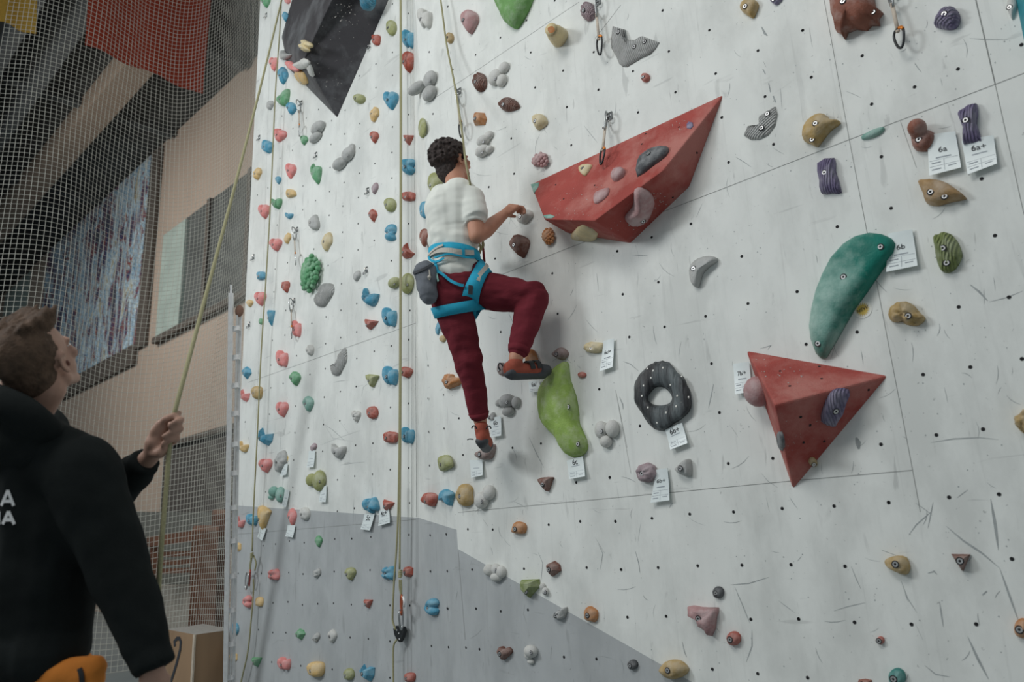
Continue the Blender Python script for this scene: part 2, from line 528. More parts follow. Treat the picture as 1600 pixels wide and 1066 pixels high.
def volume(name, verts, faces, m, label, group='angular volumes screwed to the wall'):
    """verts world; slightly rounded edges"""
    me = bpy.data.meshes.new(name)
    c = Vector((sum(v.x for v in verts) / len(verts), 0, sum(v.z for v in verts) / len(verts)))
    me.from_pydata([tuple(v - c) for v in verts], [], faces)
    bm = bmesh.new(); bm.from_mesh(me)
    bmesh.ops.recalc_face_normals(bm, faces=bm.faces)
    bmesh.ops.bevel(bm, geom=bm.edges[:], offset=.008, segments=2, affect='EDGES', profile=.5)
    bm.to_mesh(me); bm.free()
    me.materials.append(m)
    o = bpy.data.objects.new(name, me)
    C.objects.link(o); o.location = c
    tag(o, label, 'climbing volume', group)
    o_b = BVHTree.FromPolygons(verts, faces)
    return o, o_b


m_redvol = mat('red_textured_plywood', (134, 58, 52), .75, chalk=.6, nscale=7, bump=.35, bscale=160, var=.1, chalkcol=(158, 112, 104))
m_blkvol = mat('black_textured_plywood', (46, 45, 48), .75, chalk=.3, nscale=5, bump=.35, bscale=160, var=.12, chalkcol=(120, 124, 126))
m_tealvol = mat('teal_plywood', (40, 112, 122), .6, bump=.2)

# large red volume: top face through A,B,F ; P and Q lie on it
A = at(829, 288, 0); B = at(1131, 147, 0); Cc = at(1077, 292, 0); Dd = at(985, 380, 0); E = at(886, 364, 0); Fv = at(850, 343, -.17)
n = (B - A).cross(Fv - A).normalized()
P = onplane(929, 345, A, n); Q = onplane(1035, 267, A, n)
P.y = max(P.y, -.75); Q.y = max(Q.y, -.75)
vs = [A, B, Cc, Dd, E, Fv, P, Q] + [Vector((v.x, .03, v.z)) for v in (A, B, Cc, Dd, E)]
red_big, bv_red = volume('climbing_volume', vs, [(0, 1, 7, 6, 5), (1, 2, 7), (7, 2, 3, 6), (6, 3, 4), (6, 4, 5), (0, 5, 4), (0, 8, 9, 1), (1, 9, 10, 2), (2, 10, 11, 3), (3, 11, 12, 4), (4, 12, 8, 0), (8, 12, 11, 10, 9)],
                         m_redvol, 'largest red angular volume, long and pointed, right of the climber')
print('P', P, 'Q', Q)
A2 = at(1166, 548, 0); B2 = at(1388, 587, 0); C2 = at(1239, 765, 0); P2 = at(1210, 633, -.26)
vs = [A2, B2, C2, P2] + [Vector((v.x, .03, v.z)) for v in (A2, B2, C2)]
red_tri, bv_tri = volume('climbing_volume', vs, [(0, 1, 3), (1, 2, 3), (0, 3, 2), (0, 4, 5, 1), (1, 5, 6, 2), (2, 6, 4, 0), (4, 6, 5)], m_redvol, 'three-sided red pyramid volume pointing down, below the big teal hold')
a = [at(440, 58, YB), at(450, 106, YB), at(527, 184, YB), at(655, -110, YB), at(505, -180, YB), at(474, 92, YB - .30), at(560, -90, YB - .36)]
vs = a + [Vector((v.x, YB + .03, v.z)) for v in a[:5]]
blk, bv_blk = volume('climbing_volume', vs, [(5, 2, 3, 6), (0, 5, 6, 4), (6, 3, 4), (0, 1, 5), (1, 2, 5), (0, 7, 8, 1), (1, 8, 9, 2), (2, 9, 10, 3), (3, 10, 11, 4), (4, 11, 7, 0), (7, 11, 10, 9, 8)],
                     m_blkvol, 'black angular volume with white chalk marks at the top left of the wall')
a = [at(1583, -20, 0), at(1600, 66, 0), at(1640, 90, 0), at(1680, -40, 0), at(1622, 0, -.15)]
vs = a + [Vector((v.x, .03, v.z)) for v in a[:4]]
teal_v, bv_teal = volume('climbing_volume', vs, [(0, 1, 4), (1, 2, 4), (2, 3, 4), (3, 0, 4), (0, 5, 6, 1), (1, 6, 7, 2), (2, 7, 8, 3), (3, 8, 5, 0), (5, 8, 7, 6)], m_tealvol, 'teal volume cut off by the top right edge of the photo')

m_chalk = mat('chalk_marks', (150, 146, 142), .9)


def voldots(o, bv, dark, chalk):
    m = MB()
    for mi, L in ((0, dark), (1, chalk)):
        m.mi = mi
        for q in L:
            h = hit(q[0], q[1], bv)
            if not h: continue
            p, n = h; p = p + n * .0012
            u = n.cross(Vector((0, 0, 1))).normalized(); v = u.cross(n); rr = q[2] if len(q) > 2 else .0055
            m.add([p + (u * math.cos(t * PI / 5) + v * math.sin(t * PI / 5)) * rr * random.uniform(.7, 1.15) for t in range(10)], [tuple(range(10))])
    x = m.obj('screw_holes_and_chalk', [m_dark, m_chalk], o, False)
    return x


def scatter(x0, y0, x1, y1, n_, a=.001, b_=.0035):
    return [(random.uniform(x0, x1), random.uniform(y0, y1), random.uniform(a, b_)) for _ in range(n_)]


voldots(red_big, bv_red, tr0([(190,627),(240,714),(431,631),(722,376),(950,272),(745,313),(1062,430),(912,704)], 820, 130, 3.947), scatter(860, 290, 940, 345, 40) + scatter(1050, 180, 1075, 205, 14) + scatter(1015, 300, 1045, 335, 22) + scatter(950, 345, 1000, 372, 18))
voldots(red_tri, bv_tri, tr0([(1143,820),(1205,917)], 940, 380, 4.1) + tr0([(148,268),(160,338),(430,402),(40,557),(57,704),(175,697),(95,605),(180,760)], 1240, 500, 3.675), scatter(1215, 570, 1260, 600, 16) + scatter(1215, 640, 1300, 720, 22, .0008, .002) + scatter(1180, 560, 1200, 600, 8))
voldots(blk, bv_blk, [], scatter(480, 15, 600, 160, 60, .0008, .0028) + scatter(520, 5, 560, 35, 30, .001, .005) + scatter(500, 120, 535, 140, 12, .001, .004))

ALLB = [WBVH, bv_red, bv_tri, bv_blk, bv_teal]


def hitall(px, py):
    best = None
    for b in ALLB:
        h = hit(px, py, b)
        if h and (best is None or (h[0] - O).length < (best[0] - O).length): best = h
    return best


# ------------------------------------------------------------------ holds
def cat(pts, k=3):
    """closed Catmull-Rom resampling"""
    N = len(pts); out = []
    for i in range(N):
        p0, p1, p2, p3 = pts[i - 1], pts[i], pts[(i + 1) % N], pts[(i + 2) % N]
        for j in range(k):
            t = j / k
            out.append(tuple(.5 * (2 * p1[c] + (p2[c] - p0[c]) * t + (2 * p0[c] - 5 * p1[c] + 4 * p2[c] - p3[c]) * t * t + (3 * p1[c] - p0[c] - 3 * p2[c] + p3[c]) * t ** 3) for c in (0, 1)))
    return out


SH = {
 'oval': [(math.cos(t * PI / 5), math.sin(t * PI / 5)) for t in range(10)],
 'drop': [(-.75, -.75), (0, -1), (.75, -.75), (1, -.2), (.7, .35), (.15, 1), (-.15, .95), (-.75, .35), (-1, -.2)],
 'heart': [(0, -.7), (.45, -1), (.95, -.7), (.95, -.1), (.5, .55), (.1, 1), (-.2, .9), (-.6, .4), (-1, -.2), (-.85, -.8), (-.35, -1)],
 'kite': [(-.2, -1), (.6, -.75), (1, -.1), (.2, 1), (-.35, .7), (-1, -.2)],
 'box': [(-.85, -.8), (.1, -1), (.95, -.7), (.9, .5), (.4, .95), (-.7, .8), (-1, 0)],
 'tri': [(-1, -.85), (1, -.8), (.85, -.3), (.15, 1), (-.2, .9)],
 'wedge': [(1, -1), (.95, .2), (.55, .95), (-.35, 1), (-1, .55), (-.8, .05), (-.05, -.35)],
 'bean': [(.3, -1), (.85, -.7), (.95, -.1), (.55, .4), (.1, 1), (-.5, .95), (-.9, .45), (-.75, -.15), (-.3, -.6)],
 'split': [(-.5, -1), (.1, -.85), (.25, -.55), (.85, -.65), (1, 0), (.8, .85), (.4, 1), (.1, .65), (-.15, .95), (-.55, .75), (-.95, 0), (-.9, -.7)],
 'half': [(-1, -1), (-.3, -.55), (.35, -.5), (1, -.65), (.9, .2), (.3, .95), (-.2, 1), (-.8, .3)],
 'hook': [(-.7, -1), (-.5, -.5), (-.35, -.1), (.2, -.15), (1, -.35), (.75, .5), (.2, 1), (-.6, .75), (-1, .4), (-.85, -.1)],
 'crown': [(-1, -.5), (-.55, -1), (-.25, -.45), (.3, -.7), (1, -.6), (.9, .3), (.45, 1), (.1, .9), (-.6, .4)],
 'step': [(-1, -.5), (-.6, -.95), (.6, -1), (1, -.5), (.6, 0), (.9, .4), (.35, 1), (-.35, 1), (-.85, .45), (-.6, 0)],
}


def bolt_mesh():
    b = MB()
    ax = (Vector((1, 0, 0)), Vector((0, 1, 0)), Vector((0, 0, 1)))
    n = 14
    b.mi = 1
    b.add([(.0128 * math.cos(2 * PI * j / n), .0128 * math.sin(2 * PI * j / n), .0004) for j in range(n)], [tuple(range(n))])
    b.mi = 0
    prof = [(.0092, -.004), (.0092, .0012), (.0084, .0022), (.0046, .0022), (.0038, .0006)]
    vs = [(r * math.cos(2 * PI * j / n), r * math.sin(2 * PI * j / n), z) for r, z in prof for j in range(n)]
    fs = [(i * n + j, i * n + (j + 1) % n, (i + 1) * n + (j + 1) % n, (i + 1) * n + j) for i in range(4) for j in range(n)]
    b.add(vs, fs)
    b.mi = 1
    b.add([(.0040 * math.cos(2 * PI * j / n), .0040 * math.sin(2 * PI * j / n), .0008) for j in range(n)], [tuple(range(n))])
    me = bpy.data.meshes.new('bolt')
    me.from_pydata([tuple(v) for v in b.v], [], b.f)
    me.materials.append(m_bolt); me.materials.append(m_dark)
    me.polygons.foreach_set('material_index', b.m)
    return me


BOLT = bolt_mesh()


def add_bolt(root, p, n, s=1.):
    o = bpy.data.objects.new('bolt', BOLT)
    C.objects.link(o)
    o.parent = root
    o.location = p - worldof(root)
    o.rotation_euler = n.to_track_quat('Z', 'Y').to_euler()
    o.scale = (s, s, s)
    return o


def pxm(p):
    """pixels per metre there"""
    return F / (-(p - O).dot(RB))


COUNT = [0]


def hold(px, py, w, h, shape, color, label, rot=0, depth=None, kind='smooth', bolt=True, pts=None, group=None, peak=(0, 0), name='climbing_hold', cat_='climbing hold', k=3, bolts=None):
    COUNT[0] += 1
    hh = hitall(min(max(px, 1), 1599) if pts else px, py)
    if not hh: print('MISS', label); return None
    p0, n = hh
    s = pxm(p0)
    if depth is None: depth = .48 * min(w, h) / s * 1.15
    if pts is None:
        c, sn = math.cos(math.radians(rot)), math.sin(math.radians(rot))
        ol = [(x * c - y * sn, x * sn + y * c) for x, y in SH[shape]]
        x0, x1 = min(q[0] for q in ol), max(q[0] for q in ol); y0, y1 = min(q[1] for q in ol), max(q[1] for q in ol)
        ol = [(px + ((x - x0) / (x1 - x0) - .5) * w, py + ((y - y0) / (y1 - y0) - .5) * h) for x, y in ol]
    else:
        ol = list(pts)
    facet = kind == 'facet'
    if not facet: ol = cat(ol, k)
    e = depth * (.15 if facet else .35)
    pe = p0 + n * e
    ring = [onplane(a, b, pe, n) - n * e for a, b in ol]
    ctr = sum(ring, Vector()) / len(ring)
    u = n.cross(Vector((0, 0, 1))).normalized(); v = u.cross(n)
    W = max((r - ctr).length for r in ring)
    pk = ctr + (u * peak[0] - v * peak[1]) * W
    if facet: prof = [(1, -.004 / depth), (1, .15), (.62, .85), (.45, 1.0)]
    else: prof = [(1, -.004 / depth), (1.0, .18), (.965, .42), (.88, .64), (.72, .82), (.5, .94), (.25, .99)]
    vs = []; N = len(ring)
    seed = Vector((COUNT[0] * 3.1, COUNT[0] * 1.7, 0))
    for fr, hz in prof:
        q = 1 - (1 - hz) ** 1 if hz > 0 else 0
        cc = ctr + (pk - ctr) * max(0, hz)
        for r in ring:
            p = cc + (r - ctr) * fr + n * depth * hz
            if hz > .1:
                loc = (p - ctr)
                if kind in ('smooth', 'lump'):
                    a_ = .2 if kind == 'smooth' else .4
                    p = p + n * depth * a_ * noise.noise(loc / max(W, .01) * (2.2 if kind == 'smooth' else 3.4) + seed)
                    if kind == 'lump': p = p + (loc.normalized()) * depth * .16 * noise.noise(loc / max(W, .01) * 3 - seed)
                elif kind == 'ridge':
                    a_ = math.radians(rot)
                    t = loc.dot(u) * math.cos(a_) - loc.dot(v) * math.sin(a_)
                    p = p + n * depth * .13 * math.sin(t / W * 17 + 2.2 * noise.noise(loc / W * 1.6 + seed))
                elif kind == 'cleft':
                    a_ = math.radians(rot)
                    t = abs(loc.dot(u) * math.cos(a_) - loc.dot(v) * math.sin(a_)) / W
                    p = p - n * depth * .38 * math.exp(-(t / .13) ** 2) + n * depth * .1 * noise.noise(loc / W * 2 + seed)
                elif kind == 'scoop':
                    t = (loc - u * W * .2).length / W
                    p = p - n * depth * .5 * math.exp(-(t / .42) ** 2)
            vs.append(p)
    vs.append(pk + n * depth * (1.0 if kind != 'scoop' else .6))
    if kind == 'cleft': vs[-1] = pk + n * depth * .62
    fs = []
    for i in range(len(prof) - 1):
        for j in range(N):
            fs.append((i * N + j, i * N + (j + 1) % N, (i + 1) * N + (j + 1) % N, (i + 1) * N + j))
    L = (len(prof) - 1) * N
    for j in range(N): fs.append((L + j, L + (j + 1) % N, len(vs) - 1))
    fs.append(tuple(range(N))[::-1])
    o = mesh(name, vs, fs, ribmat(color, -rot) if kind == 'ridge' else HM[color], None, ctr, not facet)
    tag(o, label, cat_, group or (color + ' climbing holds'))
    me = o.data
    bm = bmesh.new(); bm.from_mesh(me); bmesh.ops.recalc_face_normals(bm, faces=bm.faces); bm.to_mesh(me); bm.free()
    if bolt:
        bv = BVHTree.FromPolygons(vs, fs)
        if bolts is None:
            bolts = [None]
        for bp in bolts:
            if bp is None:
                start = pk + n * depth * 3 + (u * .12 - v * .08) * W
                hb = bv.ray_cast(start, -n)
                if hb[0] is None: continue
                q = hb[0]
            else:
                hb = bv.ray_cast(O, ray(*bp).normalized())
                if hb[0] is None: continue
                q = hb[0]
            add_bolt(o, q + n * .001, n, 1. if min(w, h) > 18 else .8)
    return o


def balls(bl, color, label, depthk=.8, group=None, boltat=None):
    """a hold of fused round lobes"""
    hh = hitall(bl[0][0], bl[0][1]); p0, n = hh
    s = pxm(p0)
    b = MB()
    u = n.cross(Vector((0, 0, 1))).normalized(); v = u.cross(n)
    first = None
    for (x, y, w_, h_) in bl:
        r = min(w_, h_) / 2 / s * 1.25
        dz = r * depthk
        c = onplane(x, y, p0 + n * dz * .45, n)
        # in-plane half sizes: undo the foreshortening of the wall along its length
        du = (onplane(x + w_ / 2, y, p0, n) - onplane(x - w_ / 2, y, p0, n)).length / 2
        dv = h_ / 2 / s
        b.ell(c, (du * .95, dv * 1.02, dz), (u, v, n), 18, 12)
        if first is None: first = (c, dz)
    o = b.obj('climbing_hold', HM[color], None, True, first[0] - n * first[1] * .45)
    tag(o, label, 'climbing hold', group or (color + ' climbing holds'))
    bv = BVHTree.FromPolygons(b.v, b.f)
    hb = bv.ray_cast(O, ray(*(boltat or (bl[0][0], bl[0][1] + 2))).normalized())
    if hb[0] is not None: add_bolt(o, hb[0] + n * .001, n, .85)
    return o


def berry(px, py, w, h, color, label, m=9, rot=0, k=.2):
    """a hold covered with round grains"""
    p0, n = hitall(px, py)
    s = pxm(p0)
    b = MB()
    rnd = random.Random(int(px))
    pts = []
    tries = 0
    rr = min(w, h) * k / 2
    cx, cy = math.cos(math.radians(rot)), math.sin(math.radians(rot))
    while len(pts) < m and tries < 4000:
        tries += 1
        a, r = rnd.uniform(0, 2 * PI), math.sqrt(rnd.random())
        x, y = math.cos(a) * r * (w / 2 - rr * .6), math.sin(a) * r * (h / 2 - rr * .6)
        if all(math.hypot(x - q[0], y - q[1]) > rr * 1.35 for q in pts): pts.append((x, y))
    dep = .4 * min(w, h) / s
    for x, y in pts:
        q = 1 - (2 * x / w) ** 2 - (2 * y / h) ** 2
        X = px + x * cx - y * cy * 0 - y * cy if rot else px + x
        X = px + x * cx - y * cy; Y = py + x * cy + y * cx
        zz = dep * math.sqrt(max(.05, q))
        c = onplane(X, Y, p0 + n * zz, n)
        b.ell(c, rr / s * 1.12, None, 10, 7)
    c0 = onplane(px, py, p0 + n * dep * .2, n)
    u = n.cross(Vector((0, 0, 1))).normalized(); v = u.cross(n)
    du = (onplane(px + w / 2, py, p0, n) - onplane(px - w / 2, py, p0, n)).length / 2
    a = math.radians(rot)
    b.ell(c0, (du * .82, h / 2 / s * .9, dep * 1.0), (u * math.cos(a) - v * math.sin(a), v * math.cos(a) + u * math.sin(a), n), 18, 10)
    o = b.obj('climbing_hold', HM[color], None, True, p0)
    tag(o, label, 'climbing hold', color + ' climbing holds')
    return o


exec_holds = []
# px, py, w, h, shape, colour, kind, rotation, label
HOLDS = [
 (415,2,12,18,'drop','green','smooth',0,'green hold cut by the top edge at the far left of the wall'),
 (445.6,26,9,15,'kite','blue','smooth',0,'small blue hold left of the black volume, just above its left corner'),
 (449,1,8,9,'oval','pink','smooth',0,'sliver of pink hold at the top edge left of the black volume'),
 (611,43,14,24,'oval','olive','smooth',10,'olive oval hold right of the black volume near the top edge'),
 (587.5,62,11,17,'box','red','lump',0,'small red hold touching the right edge of the black volume'),
 (637.5,60,18,29,'split','blue','cleft',0,'blue lobed hold beside the middle rope at the top, above a red drop'),
 (637.5,96,19,32,'drop','red','smooth',0,'long red drop-shaped hold beside the middle rope, under the topmost blue one'),
 (427,100,11,21,'heart','pink','lump',0,'pink hold between the two left ropes, left of the black volume'),
 (446,86,15,16,'half','grey','smooth',20,'grey hold half hidden behind the left corner of the black volume'),
 (477,71,17,18,'step','cream','lump',30,'cream knobbly hold alone on the upper left face of the black volume'),
 (441.5,117.5,14,27,'kite','blue','smooth',10,'blue hold just left of the lower left edge of the black volume'),
 (441.5,151.5,17,26,'wedge','green','scoop',0,'dark green hold right of the left rope, below the black volume corner'),
 (422,164,10,14,'bean','grey','lump',0,'small pale grey hold left of the left rope, beside a dark green one'),
 (455,169,14,19,'kite','blue','smooth',10,'small blue pointed hold left of the uppermost quickdraw on the left section'),
 (561,154,16,15,'oval','olive','smooth',-20,'small olive hold right of the bottom tip of the black volume'),
 (584.5,178.5,12,23,'bean','yellow','lump',10,'narrow yellow hold below right of the black volume tip'),
 (609.6,157,20,28,'heart','blue','cleft',0,'blue heart-like hold left of the middle rope, level with the black volume tip'),
 (584.5,214,12,18,'drop','red','smooth',0,'small rust red hold below the narrow yellow hold'),
 (638.5,219,15,16,'tri','red','facet',0,'red hold right of the middle rope, level with the climber\'s hair'),
 (437.4,211,17,21,'heart','pink','cleft',20,'pink hold right of the left rope, below left of the topmost quickdraw'),
 (418,229,15,20,'box','blue','smooth',20,'dark blue hold just left of the left rope'),
 (475,219,10,15,'drop','green','smooth',10,'small bright green hold under the topmost left quickdraw'),
 (402,271,11,19,'bean','yellow','lump',0,'small yellow hold at the outer left edge, above the widest pink group'),
 (454,267,14,24,'heart','pink','cleft',10,'pink hold standing above a small yellow hold, left section upper part'),
 (493,271,15,32,'crown','green','smooth',0,'green pointed hold under a loose metal hook'),
 (434.7,281.5,8,12,'drop','blue','smooth',0,'tiny dark blue drop hold beside the left rope'),
 (637.5,260,20,24,'step','blue','cleft',0,'blue hold right of the middle rope, level with the climber\'s neck'),
 (454.5,302.5,13,12,'kite','yellow','lump',40,'small yellow hold in the second column from the left rope, above a blue half-round one'),
 (609,320,16,22,'oval','olive','smooth',20,'olive round hold just left of the middle rope, above a blue double hold'),
 (585.5,294,9,18,'bean','mauve','smooth',10,'thin pale hold beside a wall hanger, left of the middle rope'),
 (638,307,20,14,'box','red','lump',0,'flat speckled red hold right of the middle rope'),
 (431,318,15,16,'half','green','smooth',-10,'green hold overlapping the left rope on its right side'),
 (412,330.6,15,22,'heart','pink','cleft',0,'pink hold left of the left rope, next to a green one'),
 (451.4,337,11,10,'half','blue','smooth',0,'tiny blue half-round hold below a small yellow one'),
 (583,337,13,21,'kite','red','facet',0,'red faceted hold below the thin pale hold'),
 (490,347,15,24,'drop','grey','smooth',200,'smooth grey teardrop hold above the green grape-textured hold'),
 (609.6,363,16,26,'split','blue','cleft',80,'blue three-lobed hold left of the middle rope, below an olive round hold'),
 (449,372,9,17,'bean','yellow','smooth',0,'narrow yellow hold left of a hanging quickdraw'),
 (430,382.6,16,20,'heart','pink','cleft',0,'pink hold just right of the left rope, below a narrow yellow one'),
 (510.6,377.5,14,30,'bean','cream','smooth',15,'long cream hold just above right of the green grape-textured hold'),
 (638.5,392,18,25,'half','red','facet',40,'terracotta notched hold right of the middle rope, at the climber\'s waist height'),
 (408.5,431,12,13,'kite','blue','smooth',40,'small dark blue hold left of the left rope, above a wide pink one'),
 (446,448,11,18,'heart','red','lump',-10,'reddish pink hold left of the green grape-textured hold'),
 (406,467,15,22,'heart','pink','cleft',0,'wide pink hold with folds touching the left rope'),
 (390,474,9,11,'drop','yellow','smooth',0,'tiny yellow hold at the outer left edge beside a wide pink one'),
 (424,497,11,25,'tri','blue','facet',0,'blue long triangular hold right of the left rope'),
 (407.5,502.5,6,9,'oval','green','smooth',0,'tiny dark green hold touching the left rope'),
 (462.5,513.5,13,26,'split','pink','cleft',0,'pink hold half covering the lowest quickdraw of the left section'),
 (557.5,431,10,17,'bean','grey','smooth',15,'small grey hold left of a wall hanger, at the chalk bag\'s height'),
 (578.7,464,22,28,'hook','blue','lump',0,'blue hold shaped like two ears, left of the middle rope at chalk bag height'),
 (607.6,495,20,30,'split','blue','cleft',0,'blue split hold left of the middle rope, below the two olive balls'),
 (580.7,507,20,17,'tri','red','facet',10,'red faceted hold left of a blue split hold'),
 (484.5,547,10,17,'oval','white','lump',5,'small whitish hold left of the wrinkled grey wing-shaped hold'),
 (440,560,16,26,'split','pink','cleft',0,'pink split hold in the middle of the left section, below left of the lowest quickdraw'),
 (386,582.6,13,20,'kite','blue','facet',10,'blue faceted hold at the outer left edge beside the ladder'),
 (460.5,591.5,15,22,'kite','green','smooth',0,'sage green hold left of the wrinkled wing-shaped grey hold'),
 (581,595,17,18,'tri','olive','smooth',0,'small olive hold left of the blue hold with two lobes'),
 (609,586.7,21,30,'split','blue','cleft',0,'blue two-lobed hold left of the middle rope, level with the climber\'s raised foot'),
 (635,581.5,16,17,'box','red','lump',20,'red hold right of the middle rope, level with the climber\'s raised foot'),
 (383.7,618,13,20,'hook','pink','facet',0,'pink pointed hold at the outer left edge below a blue one'),
 (401,613.4,14,20,'box','tan','smooth',0,'tan hold touching the left rope on its left side'),
 (440,640,16,24,'heart','pink','cleft',0,'pink heart-shaped hold left of a hollow sage green hold'),
 (481,631,15,24,'kite','mint','scoop',0,'hollow sage green hold in the middle of the left section'),
 (556,650.5,12,18,'heart','white','lump',0,'small whitish hold left of a round knobbly red hold'),
 (581.8,644.8,15,19,'oval','red','lump',0,'round knobbly red hold left of the middle rope'),
 (416.7,682.5,20,28,'hook','blue','facet',0,'blue hook-shaped hold right of the left rope'),
 (380.6,698,13,18,'hook','yellow','smooth',0,'yellow hold at the outer left edge, beside the ladder, mid height'),
 (438,720.7,17,35,'bean','grey','lump',10,'flaky grey hold with a round sticker at its right'),
 (610,683.5,19,18,'box','red','lump',0,'square red hold just left of the middle rope, above a paper-tagged pair'),
 (636,680,19,26,'split','blue','cleft',0,'blue hold right of the middle rope, level with the climber\'s lower foot'),
 (489.6,699,9,13,'bean','mauve','smooth',0,'tiny pinkish grey hold above a small card'),
 (528.8,705,19,23,'half','grey','smooth',0,'grey half-moon hold with two bolt holes'),
 (414,728,17,22,'heart','pink','cleft',0,'pink hold between the left rope and the flaky grey hold'),
 (578.7,789,23,26,'split','blue','cleft',-30,'round blue hold with a card below it, just above the grey paint'),
 (608,790,16,19,'tri','red','facet',15,'red angular hold with a card hanging from it, beside the middle rope'),
 (375.5,816,12,18,'hook','pink','smooth',0,'pink hold on the grey paint at its top left corner'),
 (393,812,15,18,'split','blue','cleft',0,'blue hold half hidden by the left rope at the top of the grey paint'),
 (412.5,809,17,37,'tri','yellow','smooth',10,'tall yellow hold with a card below it, right of the left rope'),
 (456,808,12,27,'kite','pink','smooth',0,'pink narrow hold with a card below it, across the edge of the grey paint'),
 (476,803,14,20,'oval','white','smooth',0,'pale translucent hold across the top edge of the grey paint'),
 (372,855,9,14,'box','yellow','facet',0,'small yellow hold on the grey paint beside the ladder, upper one of two'),
 (497.5,846,10,18,'kite','green','smooth',0,'small green hold on the grey paint under the pale translucent hold'),
 (427,898,15,18,'step','pink','cleft',90,'pink square-lobed hold on grey right of the left rope\'s carabiner'),
 (495.4,896,10,15,'bean','grey','lump',20,'small grey hold on the grey paint, upper one of two'),
 (547,896.7,15,20,'drop','olive','smooth',0,'olive drop hold on the grey paint between the two ropes, upper one'),
 (606,895.7,19,22,'step','blue','cleft',90,'blue waisted hold on the grey paint touching the middle rope'),
 (638,893.6,14,17,'box','red','facet',0,'red hold on the grey paint beside the middle rope\'s knot'),
 (385,940,14,19,'heart','pink','cleft',90,'pink hold on the grey paint below the left rope\'s carabiner'),
 (405,940.7,10,15,'box','yellow','smooth',0,'small yellow hold on grey just right of the left rope'),
 (575.7,944,13,14,'tri','red','facet',0,'small red hold alone on the grey paint left of the orange carabiner'),
 (671.5,948.5,21,26,'heart','blue','cleft',90,'bright blue heart-shaped hold on the grey paint right of the belay device'),
 (366.4,983,11,18,'oval','blue','smooth',0,'blue oval hold beside the foot of the ladder'),
 (469.5,991.5,14,18,'kite','green','facet',0,'green faceted hold on the grey paint, left of two pale ones'),
 (494,996,10,14,'bean','grey','lump',0,'small grey hold between a green and a white one low on the wall'),
 (519,994,12,21,'kite','white','smooth',10,'white pointed hold low on the grey paint'),
 (365,1027.5,11,14,'box','yellow','facet',0,'square yellow hold at the bottom left corner of the wall'),
 (401.6,1034.8,14,15,'tri','green','facet',0,'green hold near the bottom edge beside the left rope'),
 (443.6,1037,17,20,'split','pink','cleft',0,'pink hold near the bottom edge of the wall'),
 (492.8,1046,22,24,'box','yellow','smooth',0,'largest yellow hold at the bottom edge of the grey paint'),
 (544.6,1054,15,18,'oval','olive','smooth',0,'olive round hold at the bottom edge, left of a blue jagged one'),
 (574.5,1051.6,21,27,'crown','blue','facet',0,'blue jagged hold at the bottom edge left of the middle rope'),
 (639.7,1059,15,15,'box','red','smooth',0,'red hold at the bottom edge right of the middle rope'),
 # centre
 (662.7,28,20,31,'split','white','scoop',0,'white hollow hold near the top edge between the middle rope and the climber\'s rope'),
 (733,33,25,36,'drop','rose','smooth',0,'smooth dusty pink hold near the top, right of the climber\'s rope'),
 (702.5,59,11,16,'oval','tan','smooth',0,'small tan hold touching the climber\'s rope'),
 (918.5,17.5,21,29,'oval','mauve','ridge',60,'ribbed mauve hold behind the top of a quickdraw, top centre'),
 (749,128,19,30,'oval','brown','ridge',20,'oval brown striped hold left of white round lobes'),
 (794,163,31,21,'box','brown','ridge',60,'wide brown striped hold above the climber, with wavy grooves'),
 (750.4,185.7,19,21,'kite','orange','facet',50,'small orange angular hold right of the quickdraw above the climber'),
 (842.6,190,21,25,'kite','cream','smooth',20,'cream hold with two small holes, above the pink berry-like hold'),
 (659,200,9,30,'oval','olive','smooth',0,'olive hold half hidden behind the wall edge left of the climber\'s hair'),
 (679,289,20,40,'drop','olive','smooth',0,'olive green hold behind the climber\'s neck'),
 (662.6,328,12,26,'oval','blue','smooth',0,'blue hold partly hidden by the climber\'s back'),
 (662,371,11,28,'drop','terracotta','smooth',0,'reddish hold partly hidden behind the climber\'s lower back'),
 (819,338,24,22,'bean','white','smooth',0,'white hold gripped by the climber\'s right hand'),
 (811,384,28,34,'kite','brown','smooth',-10,'brown tapered hold below the climber\'s right hand'),
 (691.5,529.5,9,10,'oval','tan','smooth',0,'tiny knob hold left of the climber\'s standing leg'),
 (684,513,6,20,'bean','blue','smooth',0,'thin blue hold beside the climber\'s standing leg, under the blue leg loop'),
 (706.4,596,25,24,'heart','orange','lump',30,'orange heart-like hold left of the climber\'s standing leg'),
 (874.6,552.7,24,20,'kite','greybrown','smooth',90,'grey brown hold just above the top of the large green curved hold'),
 (784,577,14,20,'oval','greybrown','smooth',0,'dark hold right behind the heel of the raised foot'),
 (909,586,13,9,'oval','red','smooth',0,'tiny red oval foothold right of the large green curved hold'),
 (928,543,29,17,'box','cream','lump',0,'cream oblong hold with a 6c card hanging from it'),
 (766.7,651,14,14,'half','grey','smooth',-40,'grey hold beside the climber\'s lower ankle, behind the 6b card'),
 (695,724,17,26,'kite','olive','smooth',30,'olive half-moon hold left of the climber\'s lower foot'),
 (757,706,28,24,'wedge','greybrown','smooth',0,'dark hold that the climber\'s lower foot stands on'),
 (669.7,780.7,21,20,'kite','red','smooth',-20,'red hold left of a light blue one, just above the grey slope'),
 (695.7,777.6,21,26,'hook','blue','smooth',180,'light blue hold between a red and a tan hold'),
 (725.6,773.6,23,35,'bean','tan','smooth',-40,'tan egg-shaped hold right of a light blue one'),
 (851,756,22,21,'tri','brown','smooth',-10,'dark brown pointed hold below the large green curved hold'),
 (811,824.7,20,19,'kite','orange','smooth',60,'orange hold right of the step in the grey paint'),
 (865.4,889,22,25,'kite','brown','facet',20,'dark brown faceted hold above a tiny white one'),
